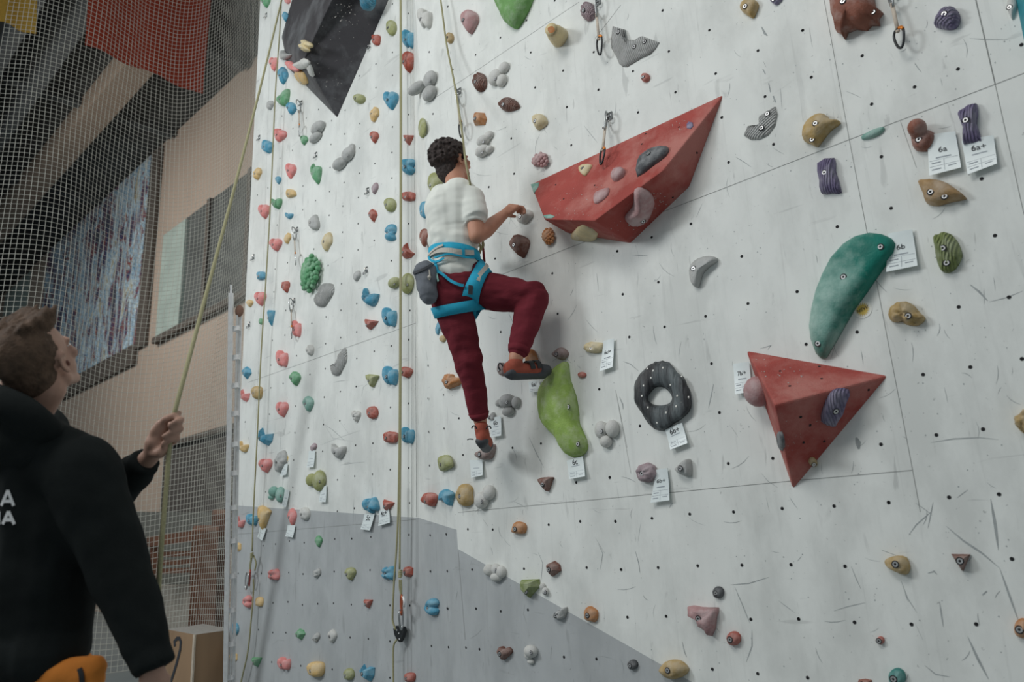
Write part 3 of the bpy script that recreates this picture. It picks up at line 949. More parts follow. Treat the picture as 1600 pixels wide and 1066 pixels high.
 (874,958,20,19,'wedge','grey','lump',0,'grey hold across the diagonal edge of the grey paint'),
 (923,960,19,25,'bean','orange','smooth',60,'orange double-bump hold just above the diagonal edge of the grey paint'),
 (787.4,1021,22,21,'heart','brown','smooth',10,'dark brown hold low on the grey paint beside a clear one'),
 (988.3,1039,15,15,'oval','blackish','smooth',0,'small black hold on the grey paint left of the large yellow hold'),
 (1008,121,13,14,'oval','red','smooth',30,'small bright red oval foothold under the grey wooden plate'),
 (1212,0,19,14,'drop','purple','smooth',0,'purple hold cut by the top edge, right of a tan one'),
 (1170,12,27,28,'drop','tan','smooth',-15,'tan hold with two bolt holes at the top edge'),
 (1122,926,16,19,'oval','blackish','smooth',-20,'small dark oval foothold above the pink folded hold'),
 (1145.7,998,21,22,'oval','red','smooth',-30,'red oval foothold below right of the pink folded hold'),
 (1375.5,1001,12,12,'oval','red','smooth',0,'tiny dark red round foothold low on the right'),
 (1401,1059,26,28,'oval','teal','smooth',0,'teal round hold cut by the bottom edge'),
 (1351,1068,22,14,'box','terracotta','facet',0,'brown hold cut by the bottom edge left of the teal one'),
 (1597,982,26,30,'oval','orange','smooth',0,'orange hold cut by the right edge near the bottom'),
 (1010,739,30,29,'oval','mauve','lump',0,'pinkish banded hold left of a 6b+ card'),
 (1581,12,16,34,'drop','white','smooth',0,'pale hold beside the teal volume at the top right corner'),
]
for (px, py, w_, h_, sh, col, kd, rt, lb) in HOLDS:
    sm_ = min(w_, h_) < 10.5
    hold(px, py, w_, h_, sh, col, lb, rt, kind=kd, bolt=not sm_, depth=None)


def tr(L, ox, oy, s): return [(ox + a / s, oy + b / s) for a, b in L]


def cen(L): return (sum(a for a, b in L) / len(L), sum(b for a, b in L) / len(L))


def phold(L, color, label, depth, kind='smooth', k=2, peak=(0, 0), bolts=None, bolt=True, c=None, rot=0, name='climbing_hold'):
    cx, cy = c or cen(L)
    xs = [a for a, b in L]; ys = [b for a, b in L]
    return hold(cx, cy, max(xs) - min(xs), max(ys) - min(ys), None, color, label, rot, depth, kind, bolt, L, None, peak, k=k, bolts=bolts, name=name)


# traced larger holds
phold([(766, -30), (772, 0), (783, 22), (788, 34), (799, 42), (806, 40), (816, 24), (827, 0), (832, -30), (800, -50)], 'leaf', 'large green hold cut by the top edge above the climber', .09, kind='smooth', bolt=False)
phold(tr([(1055,168),(1085,190),(1095,300),(1140,430),(1160,560),(1165,640),(1220,760),(1225,830),(1190,880),(1130,893),(1080,875),(1045,820),(1020,770),(950,690),(885,600),(860,470),(875,370),(930,300),(985,225)], 660, 530, 4.847),
      'lime', 'large lime green curved hold under the climber\'s raised foot', .085, 'smooth', 2, bolts=[(888, 636), (903, 694)])
m_ringtex = None
phold(tr([(250,178),(340,205),(335,250),(355,275),(410,275),(460,250),(575,292),(550,335),(510,375),(450,400),(390,440),(350,460),(320,460),(295,440),(280,400),(240,330),(235,290)], 900, 0, 4.444),
      'grey', 'large grey wood-textured plate hold, a broken ring piece at the top centre', .022, 'ridge', 1, bolt=True, bolts=[(966, 50), (991, 73), (1007, 65)], rot=-10)
phold(tr([(1165,940),(1190,880),(1225,890),(1275,855),(1275,800),(1380,738),(1393,790),(1380,870),(1330,935),(1270,968),(1210,968)], 900, 0, 4.444),
      'grey', 'grey wood-textured arc hold right of the large red volume', .02, 'ridge', 1, bolts=[(1190, 200), (1199, 178)], rot=60)
phold(tr([(55,880),(70,840),(120,775),(180,752),(215,765),(235,788),(298,800),(290,825),(240,860),(190,920),(150,972),(110,955),(65,935)], 1240, 0, 4.264),
      'tan', 'tan curved hold above the seam, right of the grey arc hold', .06, 'smooth', 2, bolts=[(1274, 193), (1269, 218)])
phold([(1302, -30), (1297, 0), (1299, 20), (1302, 32), (1303, 45), (1310, 48), (1316, 57), (1321, 46), (1334, 41), (1350, 43), (1358, 35), (1371, 35), (1369, 25), (1376, 15), (1365, 8), (1362, -5), (1360, -30), (1330, -40)],
      'terracotta', 'brown spiky starfish-like hold cut by the top edge', .10, 'smooth', 1, bolts=[(1317, 2), (1364, 19)])
phold(tr([(940,150),(960,95),(1005,55),(1050,42),(1090,65),(1102,110),(1095,155),(1060,185),(1010,188),(940,170)], 1240, 0, 4.264),
      'purple', 'round purple ribbed hold near the top right corner', .05, 'ridge', 2, bolts=[(1475, 22)], rot=80)
phold(tr([(450,912),(480,888),(540,860),(600,845),(598,870),(560,900),(510,922),(460,930)], 1240, 0, 4.264),
      'mint', 'thin mint green sliver hold on the seam', .018, 'smooth', 2, bolt=False)
phold(tr([(778,890),(800,870),(840,880),(885,865),(930,880),(935,930),(905,985),(870,1003),(820,1000),(790,970)], 1240, 0, 4.264),
      'terracotta', 'brown snail-shaped hold with a round knob above the 6a card', .045, 'smooth', 2, bolts=[(1435.5, 218)])
# its knob
kb = MB(); c_ = at(1433, 200, -.045); kb.ell(c_, (.032, .04, .033)); kb.cap(at(1437, 214, -.02), .026, c_, .03)
kk = C.objects[-1] if False else [o for o in C.objects if o.get('label', '').startswith('brown snail')][0]
kb.obj('knob', HM['terracotta'], kk)
phold(tr([(1088,755),(1110,735),(1160,700),(1215,685),(1222,760),(1215,820),(1250,930),(1235,945),(1150,960),(1130,955),(1125,850)], 1240, 0, 4.264),
      'purple', 'tall purple ribbed hold with the 6a+ card below it', .045, 'ridge', 2, bolts=[(1508.6, 188)], rot=10)
phold(tr([(137,90),(230,58),(235,130),(270,255),(215,260),(160,265),(145,190)], 1240, 230, 3.675),
      'purple', 'purple ribbed rectangular hold above the big teal hold', .04, 'ridge', 2, bolts=[(1288, 270)], rot=10)
phold(tr([(706,195),(740,188),(810,187),(880,210),(940,250),(985,288),(960,298),(880,315),(820,333),(770,325),(745,300),(735,260)], 1240, 230, 3.675),
      'ochre', 'tan orange fin-shaped hold below the two cards at the right', .055, 'smooth', 2, bolts=[(1454, 300), (1476, 307)], peak=(-.1, 0))
phold(tr([(800,515),(830,495),(865,485),(905,500),(940,545),(963,610),(955,645),(925,695),(885,718),(850,712),(835,685),(820,640),(808,580)], 1240, 230, 3.675),
      'moss', 'olive green ribbed hold right of the 6b card', .045, 'ridge', 2, bolts=[(1473, 388), (1479, 411)], rot=15)
phold(tr([(545,960),(555,915),(600,890),(640,884),(685,905),(720,950),(748,980),(715,1018),(665,1020),(620,1000),(570,1000)], 1240, 230, 3.675),
      'tan', 'lumpy yellow brown hold right of the round sticker', .055, 'lump', 2, bolts=[(1419, 494)])
big_teal = tr([(95,930),(120,830),(160,730),(215,630),(290,550),(360,505),(430,487),(500,495),(560,520),(582,550),(570,600),(500,695),(400,840),(330,940)], 1240, 230, 3.675) + \
    tr([(300,0),(220,140),(175,215),(150,220),(120,190),(95,120),(82,40)], 1240, 500, 3.675)
HM['tealchalk'] = mat('hold_teal_chalked', (14, 98, 86), .55, chalk=.9, nscale=11, bump=.2, bscale=120, chalkcol=(142, 164, 156), var=.2)
_nt = HM['tealchalk'].node_tree      # the chalk has been rubbed onto the hold's left side
_r2 = [n for n in _nt.nodes if n.type == 'VALTORGB'][1]
_no = _r2.inputs[0].links[0].from_socket
_tc = [n for n in _nt.nodes if n.type == 'TEX_COORD'][0]
_sx = _nt.nodes.new('ShaderNodeSeparateXYZ'); _nt.links.new(_tc.outputs['Object'], _sx.inputs[0])
_m1 = _nt.nodes.new('ShaderNodeMath'); _m1.operation = 'MULTIPLY_ADD'; _m1.inputs[1].default_value = -1.5; _nt.links.new(_sx.outputs[0], _m1.inputs[0]); _nt.links.new(_no, _m1.inputs[2])
_m2 = _nt.nodes.new('ShaderNodeMath'); _m2.operation = 'MULTIPLY_ADD'; _m2.inputs[1].default_value = .55; _nt.links.new(_sx.outputs[2], _m2.inputs[0]); _nt.links.new(_m1.outputs[0], _m2.inputs[2])
_nt.links.new(_m2.outputs[0], _r2.inputs[0]); _r2.color_ramp.elements[0].position = .42; _r2.color_ramp.elements[1].position = .75
phold(big_teal, 'tealchalk', 'very large teal crescent hold with chalk, upper right of the wall', .075, 'smooth', 1, bolts=[(1318, 433), (1375.7, 386), (1278, 537)])
phold(tr([(735,95),(725,120),(680,150),(640,195),(620,265),(605,283),(585,272),(565,230),(558,180),(575,130),(620,95),(690,80)], 940, 380, 4.1),
      'grey', 'grey crescent hold alone below the large red volume', .045, 'smooth', 2, bolts=[(1083.5, 419.5)])
phold(tr([(510,505),(560,450),(600,430),(615,460),(617,540),(600,550),(560,545)], 940, 620, 4.44), 'grey', 'grey rounded triangular hold right of the 6b+ card', .045, 'smooth', 2, bolts=[(1063, 732)])
phold(tr([(635,510),(680,505),(730,515),(850,517),(850,550),(835,590),(830,670),(800,730),(775,705),(740,675),(720,660),(690,615),(645,570)], 940, 840, 4.716),
      'rose', 'pink folded cloth-like hold low on the right', .05, 'lump', 1, bolts=[(1091, 967)])
phold(tr([(428,975),(450,930),(490,908),(540,905),(590,925),(628,975),(600,1020),(540,1045),(480,1035),(440,1000)], 940, 840, 4.716),
      'tan', 'large mustard oval hold at the bottom edge of the diagonal paint line', .06, 'smooth', 2, bolts=[(1043, 1048)])
phold(tr([(572,543),(660,540),(663,578),(612,636),(574,596)], 640, 740, 3.27), 'moss', 'olive green cut-gem hold on the diagonal paint line', .05, 'facet', 1, bolts=[(822, 925)])
phold(tr([(528,370),(545,345),(600,330),(650,340),(672,390),(668,420),(650,442),(600,428),(550,400)], 1240, 780, 3.728), 'tan', 'tan rounded hold with a shiny bolt at the lower right', .045, 'smooth', 2, bolts=[(1399, 882)])
phold(tr([(918,320),(1027,322),(1024,330),(988,420),(980,418)], 1240, 780, 3.728), 'brown', 'small brown triangular hold pointing down, right of the lower tan hold', .035, 'facet', 1, bolts=[(1500, 877)])
phold([(1584, 655), (1590, 648), (1600, 640), (1612, 640), (1622, 660), (1610, 680), (1594, 674)], 'tan', 'mustard hold cut by the right edge at mid height', .05, 'lump', 2, c=(1597, 658), bolt=False)
# cylinder hold
cyl = MB()
c0 = at(876, 60, .005); c1 = at(861, 46, -.13)
ax_ = (c1 - c0).normalized()
cyl.tube([c0, c0 + (c1 - c0) * .12, c0 + (c1 - c0) * .6, c0 + (c1 - c0) * .85, c1, c1 - ax_ * .004, c1 - ax_ * .03], [.055, .054, .046, .036, .035, .029, .024], 24)
oc = cyl.obj('climbing_hold', [HM['cream']], None, True, c0)
tag(oc, 'cream tube-shaped hold with an open hollow end, near the top centre', 'climbing hold', 'cream climbing holds')
ic = MB(); ic.ell(c1 - ax_ * .004, (.027, .027, .004), (ax_.orthogonal().normalized(), ax_.cross(ax_.orthogonal()).normalized(), ax_)); ic.obj('hollow', HM['orange'], oc)
# holds made of round lobes
balls([(672, 124, 17, 27), (651, 138, 23, 18), (671, 146, 18, 24)], 'grey', 'pale grey hold of three lobes left of the climber\'s rope')
balls([(774, 121, 18, 26), (787.5, 106, 14, 18), (784, 126, 14, 20)], 'white', 'white hold of three round lobes right of the oval striped brown hold')
balls([(755.4, 220, 18, 17), (764, 212, 12, 14)], 'white', 'white two-lobed hold just right of the climber\'s face, upper of two')
balls([(754, 236, 20, 18), (764, 234, 12, 12)], 'white', 'white two-lobed hold just right of the climber\'s face, lower of two')
balls([(792, 627, 22, 22), (780.7, 630, 12, 12), (806, 629, 13, 18), (794, 643, 18, 15)], 'grey', 'pale grey clover-like hold below the raised foot')
balls([(939.6, 672, 19, 28), (957, 670, 20, 27), (947, 690, 18, 19)], 'white', 'greyish hold of three round balls left of the black ring hold')
balls([(752.5, 782, 20, 26), (764, 769.6, 18, 23)], 'white', 'white two-ball hold right of the tan egg-shaped hold')
balls([(775, 890, 13, 18), (764, 891, 15, 18), (783, 894, 14, 19), (775.5, 902, 18, 14)], 'white', 'white flower-like hold on the diagonal edge of the grey paint')
balls([(852, 924, 10, 12), (848, 917, 9, 11)], 'white', 'tiny white two-bump hold right of the olive cut-gem hold')
balls([(829.6, 1018, 19, 19), (826, 1024, 12, 14), (829.6, 1034, 11, 8)], 'white', 'pale clear hold low on the grey paint right of a brown one')
balls([(609, 0, 1, 1)], 'white', 'x') if False else None
balls([(544, 241, 16, 22), (531, 256, 18, 18), (549, 233, 9, 17)], 'grey', 'grey three-lobed hold in the upper middle of the left section')
balls([(497, 200, 17, 20), (493, 215, 16, 14)], 'grey', 'grey two-lobed hold right of the topmost left quickdraw')
balls([(616, 442, 16, 17)], 'olive', 'olive ball hold just left of the middle rope at the chalk bag\'s height')
balls([(636.5, 443, 17, 33)], 'olive', 'olive elongated ball hold between the middle rope and the chalk bag')
balls([(499, 751, 17, 32), (486.5, 750, 14, 20)], 'olive', 'olive hold of two pressed discs with a card below')
balls([(438, 773, 12, 24), (427, 768, 12, 16), (424, 777, 8, 8)], 'mint', 'sage green spool-shaped hold left of the olive two-disc hold')
phold(tr([(715,205),(768,212),(776,270),(742,330),(705,385),(655,378),(636,335),(662,270),(682,222)], 360, 400, 4.847), 'grey', 'large wrinkled grey hold below right of the green grape-textured hold', .04, 'ridge', 2, rot=25)
phold([(520, 578), (526, 566), (531, 552), (538, 543), (541, 552), (540, 565), (534, 578), (528, 587), (519, 585), (516, 572)], 'grey', 'wrinkled wing-shaped grey hold in the middle of the left section', .03, 'ridge', 2, rot=20)
phold([(821, 566), (821, 552), (827, 545), (834, 549), (838, 560), (841, 570), (848, 574), (846, 582), (836, 580), (826, 575)], 'orange', 'orange curved hold peeking out behind the raised foot', .04, 'smooth', 2, bolt=False)
berry(485, 427, 29, 62, 'green', 'green grape-textured elongated hold on the left section', 62, 8, .27)
berry(844, 250, 26, 23, 'rose', 'pink berry-like hold left of the large red volume', 20, 0, .26)
berry(857, 369, 20, 26, 'orange', 'orange berry-like hold under the left end of the large red volume', 24, 0, .26)
# holds screwed onto the volumes
phold([(467, 96), (472, 92), (482, 98), (479, 107), (466, 108), (456, 101)], 'white', 'whitish hold on the lower left edge of the black volume', .04, bolt=False)
phold([(445, 97), (452, 95), (458, 100), (465, 109), (460, 112), (450, 105)], 'pink', 'pink slim hold on the left corner of the black volume', .035, bolt=False)
phold([(478, 103), (484, 101), (490, 119), (485, 118)], 'white', 'white pointed hold at the ridge of the black volume', .02, bolt=False)
phold([(460, 117), (464, 109), (474, 115), (480, 130), (472, 132)], 'yellow', 'yellow hold on the lower left face of the black volume', .035)
phold([(565, -12), (562, 4), (567, 15), (580, 17), (587, 6), (585, -12)], 'blue', 'blue grooved hold on the black volume at the top edge', .05, 'ridge', bolt=False)
phold([(904, 262), (906, 269), (914, 274), (923, 261), (924, 257), (914, 257)], 'cream', 'small cream hold on the top face of the large red volume', .02, 'smooth')
phold([(955, 279), (959, 267), (968, 262), (975, 264), (973, 273), (962, 281)], 'rose', 'small pink knob on the top face of the large red volume, upper one', .035, 'smooth', bolt=False)
phold([(927, 309), (931, 301), (943, 296), (951, 293), (949, 304), (937, 315), (928, 317)], 'rose', 'low pink knob on the top face of the large red volume, lower one', .02, 'smooth', bolt=False)
phold([(994, 274), (995, 254), (1006, 240), (1024, 230), (1043, 229), (1039, 241), (1018, 257)], 'darkgrey', 'grey wing-shaped chalked hold on the top face of the large red volume', .035, 'smooth', 2, bolts=[(1013, 240)])
phold([(994, 300), (1005, 297), (1018, 304), (1023, 317), (1017, 338), (1004, 352), (988, 355), (978, 346), (980, 338), (990, 327), (992, 312)], 'rose', 'pale pink kidney-shaped hold on the underside of the large red volume', .05, 'smooth', 2, bolts=[(1005, 346)])
phold([(880, 372), (890, 370), (901, 358), (909, 354), (925, 361), (933, 368), (931, 378), (919, 378), (910, 372), (903, 378), (886, 379)], 'cream', 'cream bone-shaped hold hanging under the large red volume', .032, 'smooth', 1, c=(912, 364), bolt=False)
phold([(1285, 661), (1287, 641), (1298, 617), (1311, 610), (1327, 610), (1324, 628), (1308, 663), (1300, 667)], 'purple', 'lilac striped hold on the red pyramid volume', .03, 'ridge', 2, bolts=[(1306, 643)], rot=10)
phold([(1264, 722), (1268, 716), (1274, 717), (1277, 723), (1273, 729), (1267, 728)], 'tan', 'small tan knob at the lower right edge of the red pyramid volume', .02, 'smooth', 2)
phold([(1214, 678), (1219, 676), (1223, 690), (1222, 705), (1217, 700)], 'darkgrey', 'dark grey flat hold on the left face of the red pyramid volume', .012, 'smooth', 2, bolt=False)
phold([(829, 288), (842, 285), (841, 292), (834, 302)], 'mint', 'thin green plate at the left corner of the large red volume', .006, 'smooth', 1, bolt=False)
phold([(848, 337), (860, 335), (867, 338), (862, 341), (852, 341)], 'mint', 'thin green plate at the lower left edge of the large red volume', .006, 'smooth', 1, bolt=False)
phold([(1073, 194), (1076, 190), (1082, 191), (1083, 197), (1079, 201), (1073, 200)], 'purple', 'tiny lilac disc near the upper tip of the large red volume', .008, 'smooth', 1, bolt=False)
b = MB(); cc_ = at(1184, 612, -.06); b.ell(cc_, (.055, .06, .062)); o_ = b.obj('climbing_hold', HM['rose']); tag(o_, 'pale pink ball hold beside the left edge of the red pyramid volume', 'climbing hold', 'rose climbing holds')

# black ring hold
outer = cat(tr([(810,410),(870,410),(920,435),(960,490),(1010,530),(1040,590),(1060,650),(1070,710),(1055,790),(1010,840),(950,880),(890,925),(840,938),(790,930),(740,880),(690,800),(650,740),(630,670),(630,600),(655,540),(700,480),(760,435)], 860, 480, 4.846), 3)
inn = tr([(760,650),(800,612),(850,610),(890,635),(918,680),(910,715),(870,738),(790,738),(745,710),(740,680)], 860, 480, 4.846)
ic_ = cen(inn); inc = cat(inn, 6)


def nearest(o_):
    a = math.atan2(o_[1] - ic_[1], o_[0] - ic_[0])
    return min(inc, key=lambda q: abs((math.atan2(q[1] - ic_[1], q[0] - ic_[0]) - a + PI) % (2 * PI) - PI))


vs = []; NR = 9
for i in range(NR + 1):
    t = i / NR
    for q in outer:
        r_ = nearest(q)
        jg = 1 + .05 * noise.noise(Vector((q[0] * .22, q[1] * .05, 0))) * (1 - t)
        a = ((q[0] * (1 - t) + r_[0] * t - ic_[0]) * jg + ic_[0], (q[1] * (1 - t) + r_[1] * t - ic_[1]) * jg + ic_[1])
        y = -.042 * math.sin(PI * (.06 + t * .88)) ** .45 if 0 < i < NR else .003
        tt = at(a[0], a[1], y)
        tt.y += .004 * math.sin(tt.x * 150 + 3 * noise.noise(tt * 5)) * (1 if 0 < i < NR else 0)
        vs.append(tt)
NN = len(outer)
fs = [(i * NN + j, i * NN + (j + 1) % NN, (i + 1) * NN + (j + 1) % NN, (i + 1) * NN + j) for i in range(NR) for j in range(NN)]
HM['ringblack'] = mat('hold_black_ring', (46, 47, 49), .5, chalk=.6, nscale=12, bump=1, bscale=34, stretch=(3, 1, .35), chalkcol=(100, 108, 110), var=.3)
ring = mesh('climbing_hold', vs, fs, HM['ringblack'], None, at(1034, 619, 0))
tag(ring, 'big black ring-shaped hold with a hole in the middle', 'climbing hold', 'black climbing holds')
bm = bmesh.new(); bm.from_mesh(ring.data); bmesh.ops.recalc_face_normals(bm, faces=bm.faces); bm.to_mesh(ring.data); bm.free()
rb = BVHTree.FromPolygons(vs, fs)
sc_ = MB()
for (a, b_) in [(852,461),(735,468),(762,536),(705,596),(692,674),(738,762),(808,876),(952,752),(960,673),(1045,683),(910,590),(992,528),(778,482),(876,800)]:
    hb = rb.ray_cast(O, ray(860 + a / 4.846, 480 + b_ / 4.846).normalized())
    if hb[0] is None: continue
    sc_.ell(hb[0], (.0055, .002, .0055), None, 8, 4)
sc_.obj('screw_heads', mat('screw', (190, 188, 180), .4, .2), ring)
sm_ = MB()
strip(sm_, [(990, 609), (1000, 611), (1013, 614)], .003, .001, bvh=rb); strip(sm_, [(1050, 626), (1065, 629), (1079, 632)], .003, .001, bvh=rb)
sm_.obj('joint_line', m_seam, ring)


# ------------------------------------------------------------------ cards and stickers
def textmesh(s, bold=False):
    cu = bpy.data.curves.new('t', 'FONT'); cu.body = s; cu.size = 1; cu.align_x = 'CENTER'; cu.align_y = 'CENTER'
    cu.offset = .006
    o = bpy.data.objects.new('t', cu); C.objects.link(o)
    dg = bpy.context.evaluated_depsgraph_get()
    me = bpy.data.meshes.new_from_object(o.evaluated_get(dg))
    r = ([v.co.copy() for v in me.vertices], [tuple(p.vertices) for p in me.polygons])
    bpy.data.objects.remove(o); bpy.data.meshes.remove(me); bpy.data.curves.remove(cu)
    return r


def card(q, text, label, curl=.012, off=.014, tv=.3, ts=.33):
    """q: four image corners, from top left clockwise"""
    h0 = hitall(*cen(q)); n = h0[1]; p0 = h0[0] + n * off
    P4 = [onplane(a, b, p0, n) for a, b in q]
    wd = (P4[1] - P4[0]).length; ht = (P4[3] - P4[0]).length

    def S_(u, v, o=0):
        p = (P4[0] * (1 - u) + P4[1] * u) * (1 - v) + (P4[3] * (1 - u) + P4[2] * u) * v
        return p + n * (o + curl * (v * v - .15) + curl * .25 * math.sin(u * PI) * (1 - v))
    m = MB(); NU, NV = 4, 8
    vs = [S_(i / NU, j / NV) for j in range(NV + 1) for i in range(NU + 1)] + [S_(i / NU, j / NV, -.0012) for j in range(NV + 1) for i in range(NU + 1)]
    K = (NU + 1) * (NV + 1)
    fs = []
    for j in range(NV):
        for i in range(NU):
            a = j * (NU + 1) + i
            fs.append((a, a + 1, a + NU + 2, a + NU + 1)); fs.append((a + K, a + NU + 1 + K, a + NU + 2 + K, a + 1 + K))
    m.add(vs, fs)
    o = m.obj('route_card', m_paper, None, True, p0)
    tag(o, label, 'route card', 'route cards on the wall')
    if text:
        tv_, tf = textmesh(text)
        t = MB()
        sz = ts
        t.add([S_(.5 + c.x * sz / 1.0 * (1 if len(text) < 4 else .8), tv - c.y * sz * wd / ht, .0012) for c in tv_], tf)
        t.obj('grade_text', m_ink, o, False)
    t = MB()

    def quad(u0, v0, u1, v1): t.add([S_(u0, v0, .001), S_(u1, v0, .001), S_(u1, v1, .001), S_(u0, v1, .001)], [(0, 1, 2, 3)])
    quad(.25, tv + .17, .75, tv + .20)
    quad(.04, .655, .96, .662); quad(.04, .80, .96, .807); quad(.5, .655, .51, .95)
    quad(.1, .71, .4, .735); quad(.1, .87, .4, .895); quad(.62, .85, .88, .87)
    t.obj('printed_lines', m_inkgrey, o, False)
    return o


card([(1448,211),(1492,205),(1503,263),(1453,276)], '6a', 'white card reading 6a below the brown snail-shaped hold', tv=.42)
card([(1502,220),(1552,211),(1559,257),(1513,274)], '6a+', 'white card reading 6a+ below the tall purple hold', tv=.3)
card([(1387,365),(1425,358),(1435,416),(1386,426)], '6b', 'white card reading 6b between the big teal hold and the olive ribbed hold', tv=.42)
card([(1145,569),(1170,565),(1176,612),(1150,617)], '7b/+', 'white card reading 7b/+ at the left edge of the red pyramid volume', tv=.35, ts=.36)
card([(1024.5,734),(1042.5,731.5),(1048,782),(1018,786)], '6b+', 'white card reading 6b+ right of the pinkish banded hold', tv=.37, ts=.4)
card([(1039,672),(1065,660.5),(1076,693),(1049,703)], '6b+', 'white card reading 6b+ hanging below the black ring hold', tv=.22, ts=.36)
card([(942.5,533),(959,529),(959,574),(938.5,581)], '6c/+', 'white card reading 6c/+ under the cream oblong hold', tv=.42, ts=.4)
card([(885,720),(910,713),(916,744.6),(891,749)], '6c', 'white card reading 6c at the bottom of the large lime green hold', tv=.2, ts=.36)
card([(733,719),(753,719),(756,743),(738,747)], None, 'white shiny card below the climber\'s lower foot')
card([(765,654),(782,650),(785,681),(769,684)], '6b', 'white card reading 6b right of the climber\'s lower ankle', tv=.3, ts=.4)
card([(825,597),(842,594),(846,612),(829,614)], '6a/', 'white card reading 6a/ behind the toe of the raised foot', tv=.3, ts=.4)
card([(569,804),(585,803),(579.5,829),(565,827)], '5c', 'white card under the round blue hold', tv=.25, ts=.4)
card([(592,799),(607,795),(611,817),(593,822)], '4c+', 'white card under the red angular hold beside the middle rope', tv=.25, ts=.4)
card([(405,824),(415.6,826),(411,845),(404,839)], None, 'small card under the tall yellow hold')
card([(449,821),(461,821),(459,840),(447.5,838)], None, 'small card under the narrow pink hold on the grey paint edge')
card([(482,705),(492,704),(491.6,730),(480.7,731)], None, 'small card under the tiny pinkish grey hold')
card([(500,765),(509.6,758),(510.6,784.6),(500,784.6)], None, 'small card under the olive two-disc hold')
card([(444.6,765),(452,766),(448.7,793),(442,791)], None, 'small card beside the sage green spool-shaped hold')
card([(441.5,728),(449,724),(449,742),(439.5,744)], None, 'small card beside the flaky grey hold')
m_sun = mat('sticker_yellow', (196, 160, 80), .5)
for (x, y, r, lb) in [(1348, 484, 14, 'round NEW sticker with a yellow sunburst under the big teal hold'), (449, 716.6, 6, 'small round sunburst sticker at the right of the flaky grey hold')]:
    p0, n = hit(x, y); R_ = r / pxm(p0)
    u = Vector((1, 0, 0)); v = Vector((0, 0, 1))
    m = MB(); c = p0 + n * .002
    m.add([c + u * math.cos(t * PI / 14) * R_ + v * math.sin(t * PI / 14) * R_ for t in range(28)] + [c - n * .0018 + u * math.cos(t * PI / 14) * R_ + v * math.sin(t * PI / 14) * R_ for t in range(28)],
          [tuple(range(28))] + [(j, (j + 1) % 28, 28 + (j + 1) % 28, 28 + j) for j in range(28)])
    o = m.obj('sticker', mat('sticker_paper', (196, 194, 186), .5, var=.02), None, False, p0)
    tag(o, lb, 'sticker', 'round stickers')
    m = MB(); c = p0 + n * .0028
    pts = []
    for t in range(40):
        rr = R_ * (.82 if t % 2 else .5)
        pts.append(c + u * math.cos(t * PI / 20) * rr + v * math.sin(t * PI / 20) * rr)
    m.add([c] + pts, [(0, 1 + t, 1 + (t + 1) % 40) for t in range(40)])
    m.obj('sunburst', m_sun, o, False)
    if r > 8:
        tv_, tf = textmesh('NEW'); m = MB()
        m.add([c + n * .001 + (u * q.x + v * (q.y + q.x * .25)) * R_ * .55 for q in tv_], tf)
        m.obj('sticker_text', m_ink, o, False)


# ------------------------------------------------------------------ hangers, quickdraws, ropes
def hanger_geo(mb, p, n, s=1.):
    u = n.cross(Vector((0, 0, 1))).normalized(); v = Vector((0, 0, 1))
    mb.box(p + n * .003, .014 * s, .018 * s, .002, (u, v, n))
    mb.ell(p + n * .008, (.007 * s, .007 * s, .006), (u, v, n), 8, 5)
    pts = [p + n * (.012 + .012 * math.sin(t * PI / 7)) + u * math.cos(t * PI / 7) * .014 * s - v * (.012 + .02 * math.sin(t * PI / 7)) * s for t in range(8)]
    mb.tube(pts, .0028 * s, 6)


for (x, y, lb) in [(416, 24, 'steel hanger plate at the far left top of the wall'), (577, 72, 'steel hanger plate at the right edge of the black volume'), (405, 215, 'steel hanger plate left of the left rope, upper one'),
                   (574.6, 298, 'steel hanger plate left of a thin pale hold'), (396, 401.6, 'steel hanger plate left of the left rope, middle one'), (389.5, 507, 'steel hanger plate left of the left rope, lower one'),
                   (572.5, 422, 'steel hanger plate above the blue hold with two ears'), (494, 242, 'steel hanger with a loose hook above a green pointed hold')]:
    p, n = hit(x, y)
    m = MB(); hanger_geo(m, p, n, 1.25)
    o = m.obj('bolt_hanger', m_steel, None, True, p); tag(o, lb, 'bolt hanger', 'bolt hangers')


def carabiner(mb, top, down, side, L, r=.0048, W=None):
    W = W or L * .55
    P_ = [(0, 0), (.22, .02), (.42, .1), (.5, .3), (.42, .6), (.25, .88), (.08, 1), (-.08, 1), (-.28, .85), (-.42, .55), (-.45, .25), (-.3, .05)]
    pts = [top + side * (a * W) + down * (b * L) for a, b in cat(P_, 3)]
    mb.tube(pts, r, 8, closed=True)
    return pts


